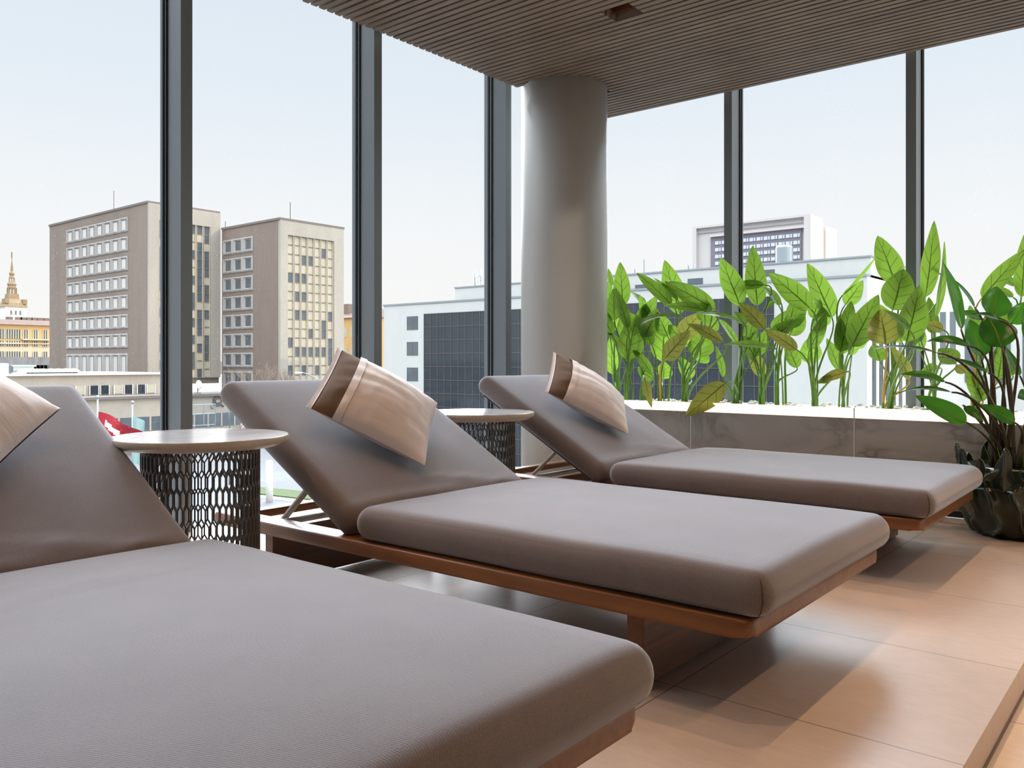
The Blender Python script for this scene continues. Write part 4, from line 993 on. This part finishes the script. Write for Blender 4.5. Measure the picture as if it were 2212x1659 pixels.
p = rt * -2.4 + Vector((0, 0, h + .05)); bm = B(); box(bm, p.x - .35, p.x + .35, p.y - .35, p.y + .2, p.z - .06, p.z + .06); obj('lamp_head', bm, 'white', lp, False)
def tree(px, d, top, label, seed):
    q = at(px, top, D=d); rnd = random.Random(seed); e = thing('bare_tree', (q.x, q.y, GZ), label, 'tree'); H = q.z - GZ
    bm = B(); tube(bm, [(0, 0, 0), (.05, 0, H * .3)], .14, 6); obj('trunk', bm, 'twig', e)
    bm = B()
    def grow(p, d, L, r, n):
        e2 = p + d * L; tube(bm, [p, (p + e2) / 2 + Vector((rnd.uniform(-.05, .05), rnd.uniform(-.05, .05), 0)) * L, e2], r, 4, False)
        if n:
            for _ in range(3 if n > 1 else 4):
                d2 = (d + Vector((rnd.uniform(-.7, .7), rnd.uniform(-.7, .7), rnd.uniform(-.1, .5)))).normalized(); grow(e2, d2, L * rnd.uniform(.55, .8), r * .6, n - 1)
    for _ in range(3): grow(Vector((.05, 0, H * .3)), Vector((rnd.uniform(-.4, .4), rnd.uniform(-.4, .4), 1)).normalized(), H * .27, .07, 4)
    o = obj('twigs', bm, 'twig', e)
tree(552, 92, 800, 'leafless tree in front of the shorter tower, left one', 2)
tree(622, 104, 800, 'leafless tree in front of the shorter tower, right one', 5)
tree(520, 76, 905, 'low leafless tree on the pavement behind the first side table', 9)
a, b2, c_, d_ = at(545, 1052, Z=GZ + .05), at(700, 1066, Z=GZ + .05), at(690, 1082, Z=GZ + .05), at(545, 1066, Z=GZ + .05)
bm = prism([(p.x, p.y) for p in (a, d_, c_, b2)], GZ, GZ + .12); o = obj('lawn', bm, 'grass', smooth=False); tag(o, kind='structure')
bm = prism([(p.x, p.y) for p in (at(540, 1070, Z=GZ), at(700, 1088, Z=GZ), at(700, 1092, Z=GZ), at(540, 1074, Z=GZ))], GZ, GZ + .14); o = obj('kerb', bm, 'white', smooth=False); tag(o, kind='structure')

# ================================================================== LIGHT
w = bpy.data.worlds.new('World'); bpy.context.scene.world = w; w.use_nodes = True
nt = w.node_tree
for n_ in list(nt.nodes): nt.nodes.remove(n_)
wo = nt.nodes.new('ShaderNodeOutputWorld'); bg = nt.nodes.new('ShaderNodeBackground')
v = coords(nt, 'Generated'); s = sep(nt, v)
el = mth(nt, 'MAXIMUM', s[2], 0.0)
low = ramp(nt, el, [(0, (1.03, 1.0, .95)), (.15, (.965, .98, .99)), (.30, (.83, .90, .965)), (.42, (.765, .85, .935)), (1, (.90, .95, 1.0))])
gain = mth(nt, 'ADD', 1.0, mth(nt, 'MULTIPLY', mth(nt, 'SMOOTH_MIN', mth(nt, 'MAXIMUM', mth(nt, 'MULTIPLY', mth(nt, 'SUBTRACT', el, .42), 12.0), 0.0), 1.0, .2), 3.5))  # sky boosted above the framed band, added to light the interior
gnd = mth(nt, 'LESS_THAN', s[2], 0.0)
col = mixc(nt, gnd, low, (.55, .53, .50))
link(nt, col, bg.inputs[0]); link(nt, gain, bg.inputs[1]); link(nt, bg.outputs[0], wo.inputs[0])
def lamp(name, kind, loc_, energy, color, **kw):
    l = bpy.data.lights.new(name, kind); l.energy = energy; l.color = color
    for k, v_ in kw.items(): setattr(l, k, v_)
    o = bpy.data.objects.new(name, l); C.objects.link(o); o.location = loc_; return o
def aim(o, d): o.rotation_euler = Vector(d).to_track_quat('-Z', 'Y').to_euler()
sun = lamp('sun', 'SUN', (0, -20, 30), 1.25, (1, .84, .66), angle=math.radians(1.5)); aim(sun, (-.22, .95, -.20))
sky = lamp('sky_fill', 'SUN', (20, 20, 30), 10.0, (.88, .93, 1), angle=math.radians(54)); aim(sky, (-.64, -.64, -.43))  # added broad soft fill lamp, stands in for a brighter sky
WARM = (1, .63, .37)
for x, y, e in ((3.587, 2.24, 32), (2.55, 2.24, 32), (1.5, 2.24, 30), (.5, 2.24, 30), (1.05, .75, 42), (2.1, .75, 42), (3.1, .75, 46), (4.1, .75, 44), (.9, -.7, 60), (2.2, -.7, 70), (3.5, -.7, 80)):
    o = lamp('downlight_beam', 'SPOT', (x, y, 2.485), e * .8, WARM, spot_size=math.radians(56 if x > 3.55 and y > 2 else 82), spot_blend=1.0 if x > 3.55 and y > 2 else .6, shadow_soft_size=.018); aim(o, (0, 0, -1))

# ================================================================== CAMERA
cam = bpy.data.cameras.new('camera'); co = bpy.data.objects.new('camera', cam); C.objects.link(co)
co.location = (0, 0, EYE); aim(co, (FX, FY, 0))
cam.sensor_fit = 'HORIZONTAL'; cam.sensor_width = 36; cam.lens = 36 * F / 2212
cam.shift_y = -(829.5 - HY) / 2212; cam.clip_start = .05; cam.clip_end = 2000
sc = bpy.context.scene; sc.camera = co
sc.view_settings.view_transform = 'Standard'; sc.view_settings.look = 'None'; sc.view_settings.exposure = 0; sc.view_settings.gamma = 1
sc.view_settings.use_curve_mapping = False
sc.cycles.max_bounces = 8; sc.cycles.transparent_max_bounces = 14; sc.cycles.use_denoising = True
sc.cycles.caustics_reflective = False; sc.cycles.caustics_refractive = False
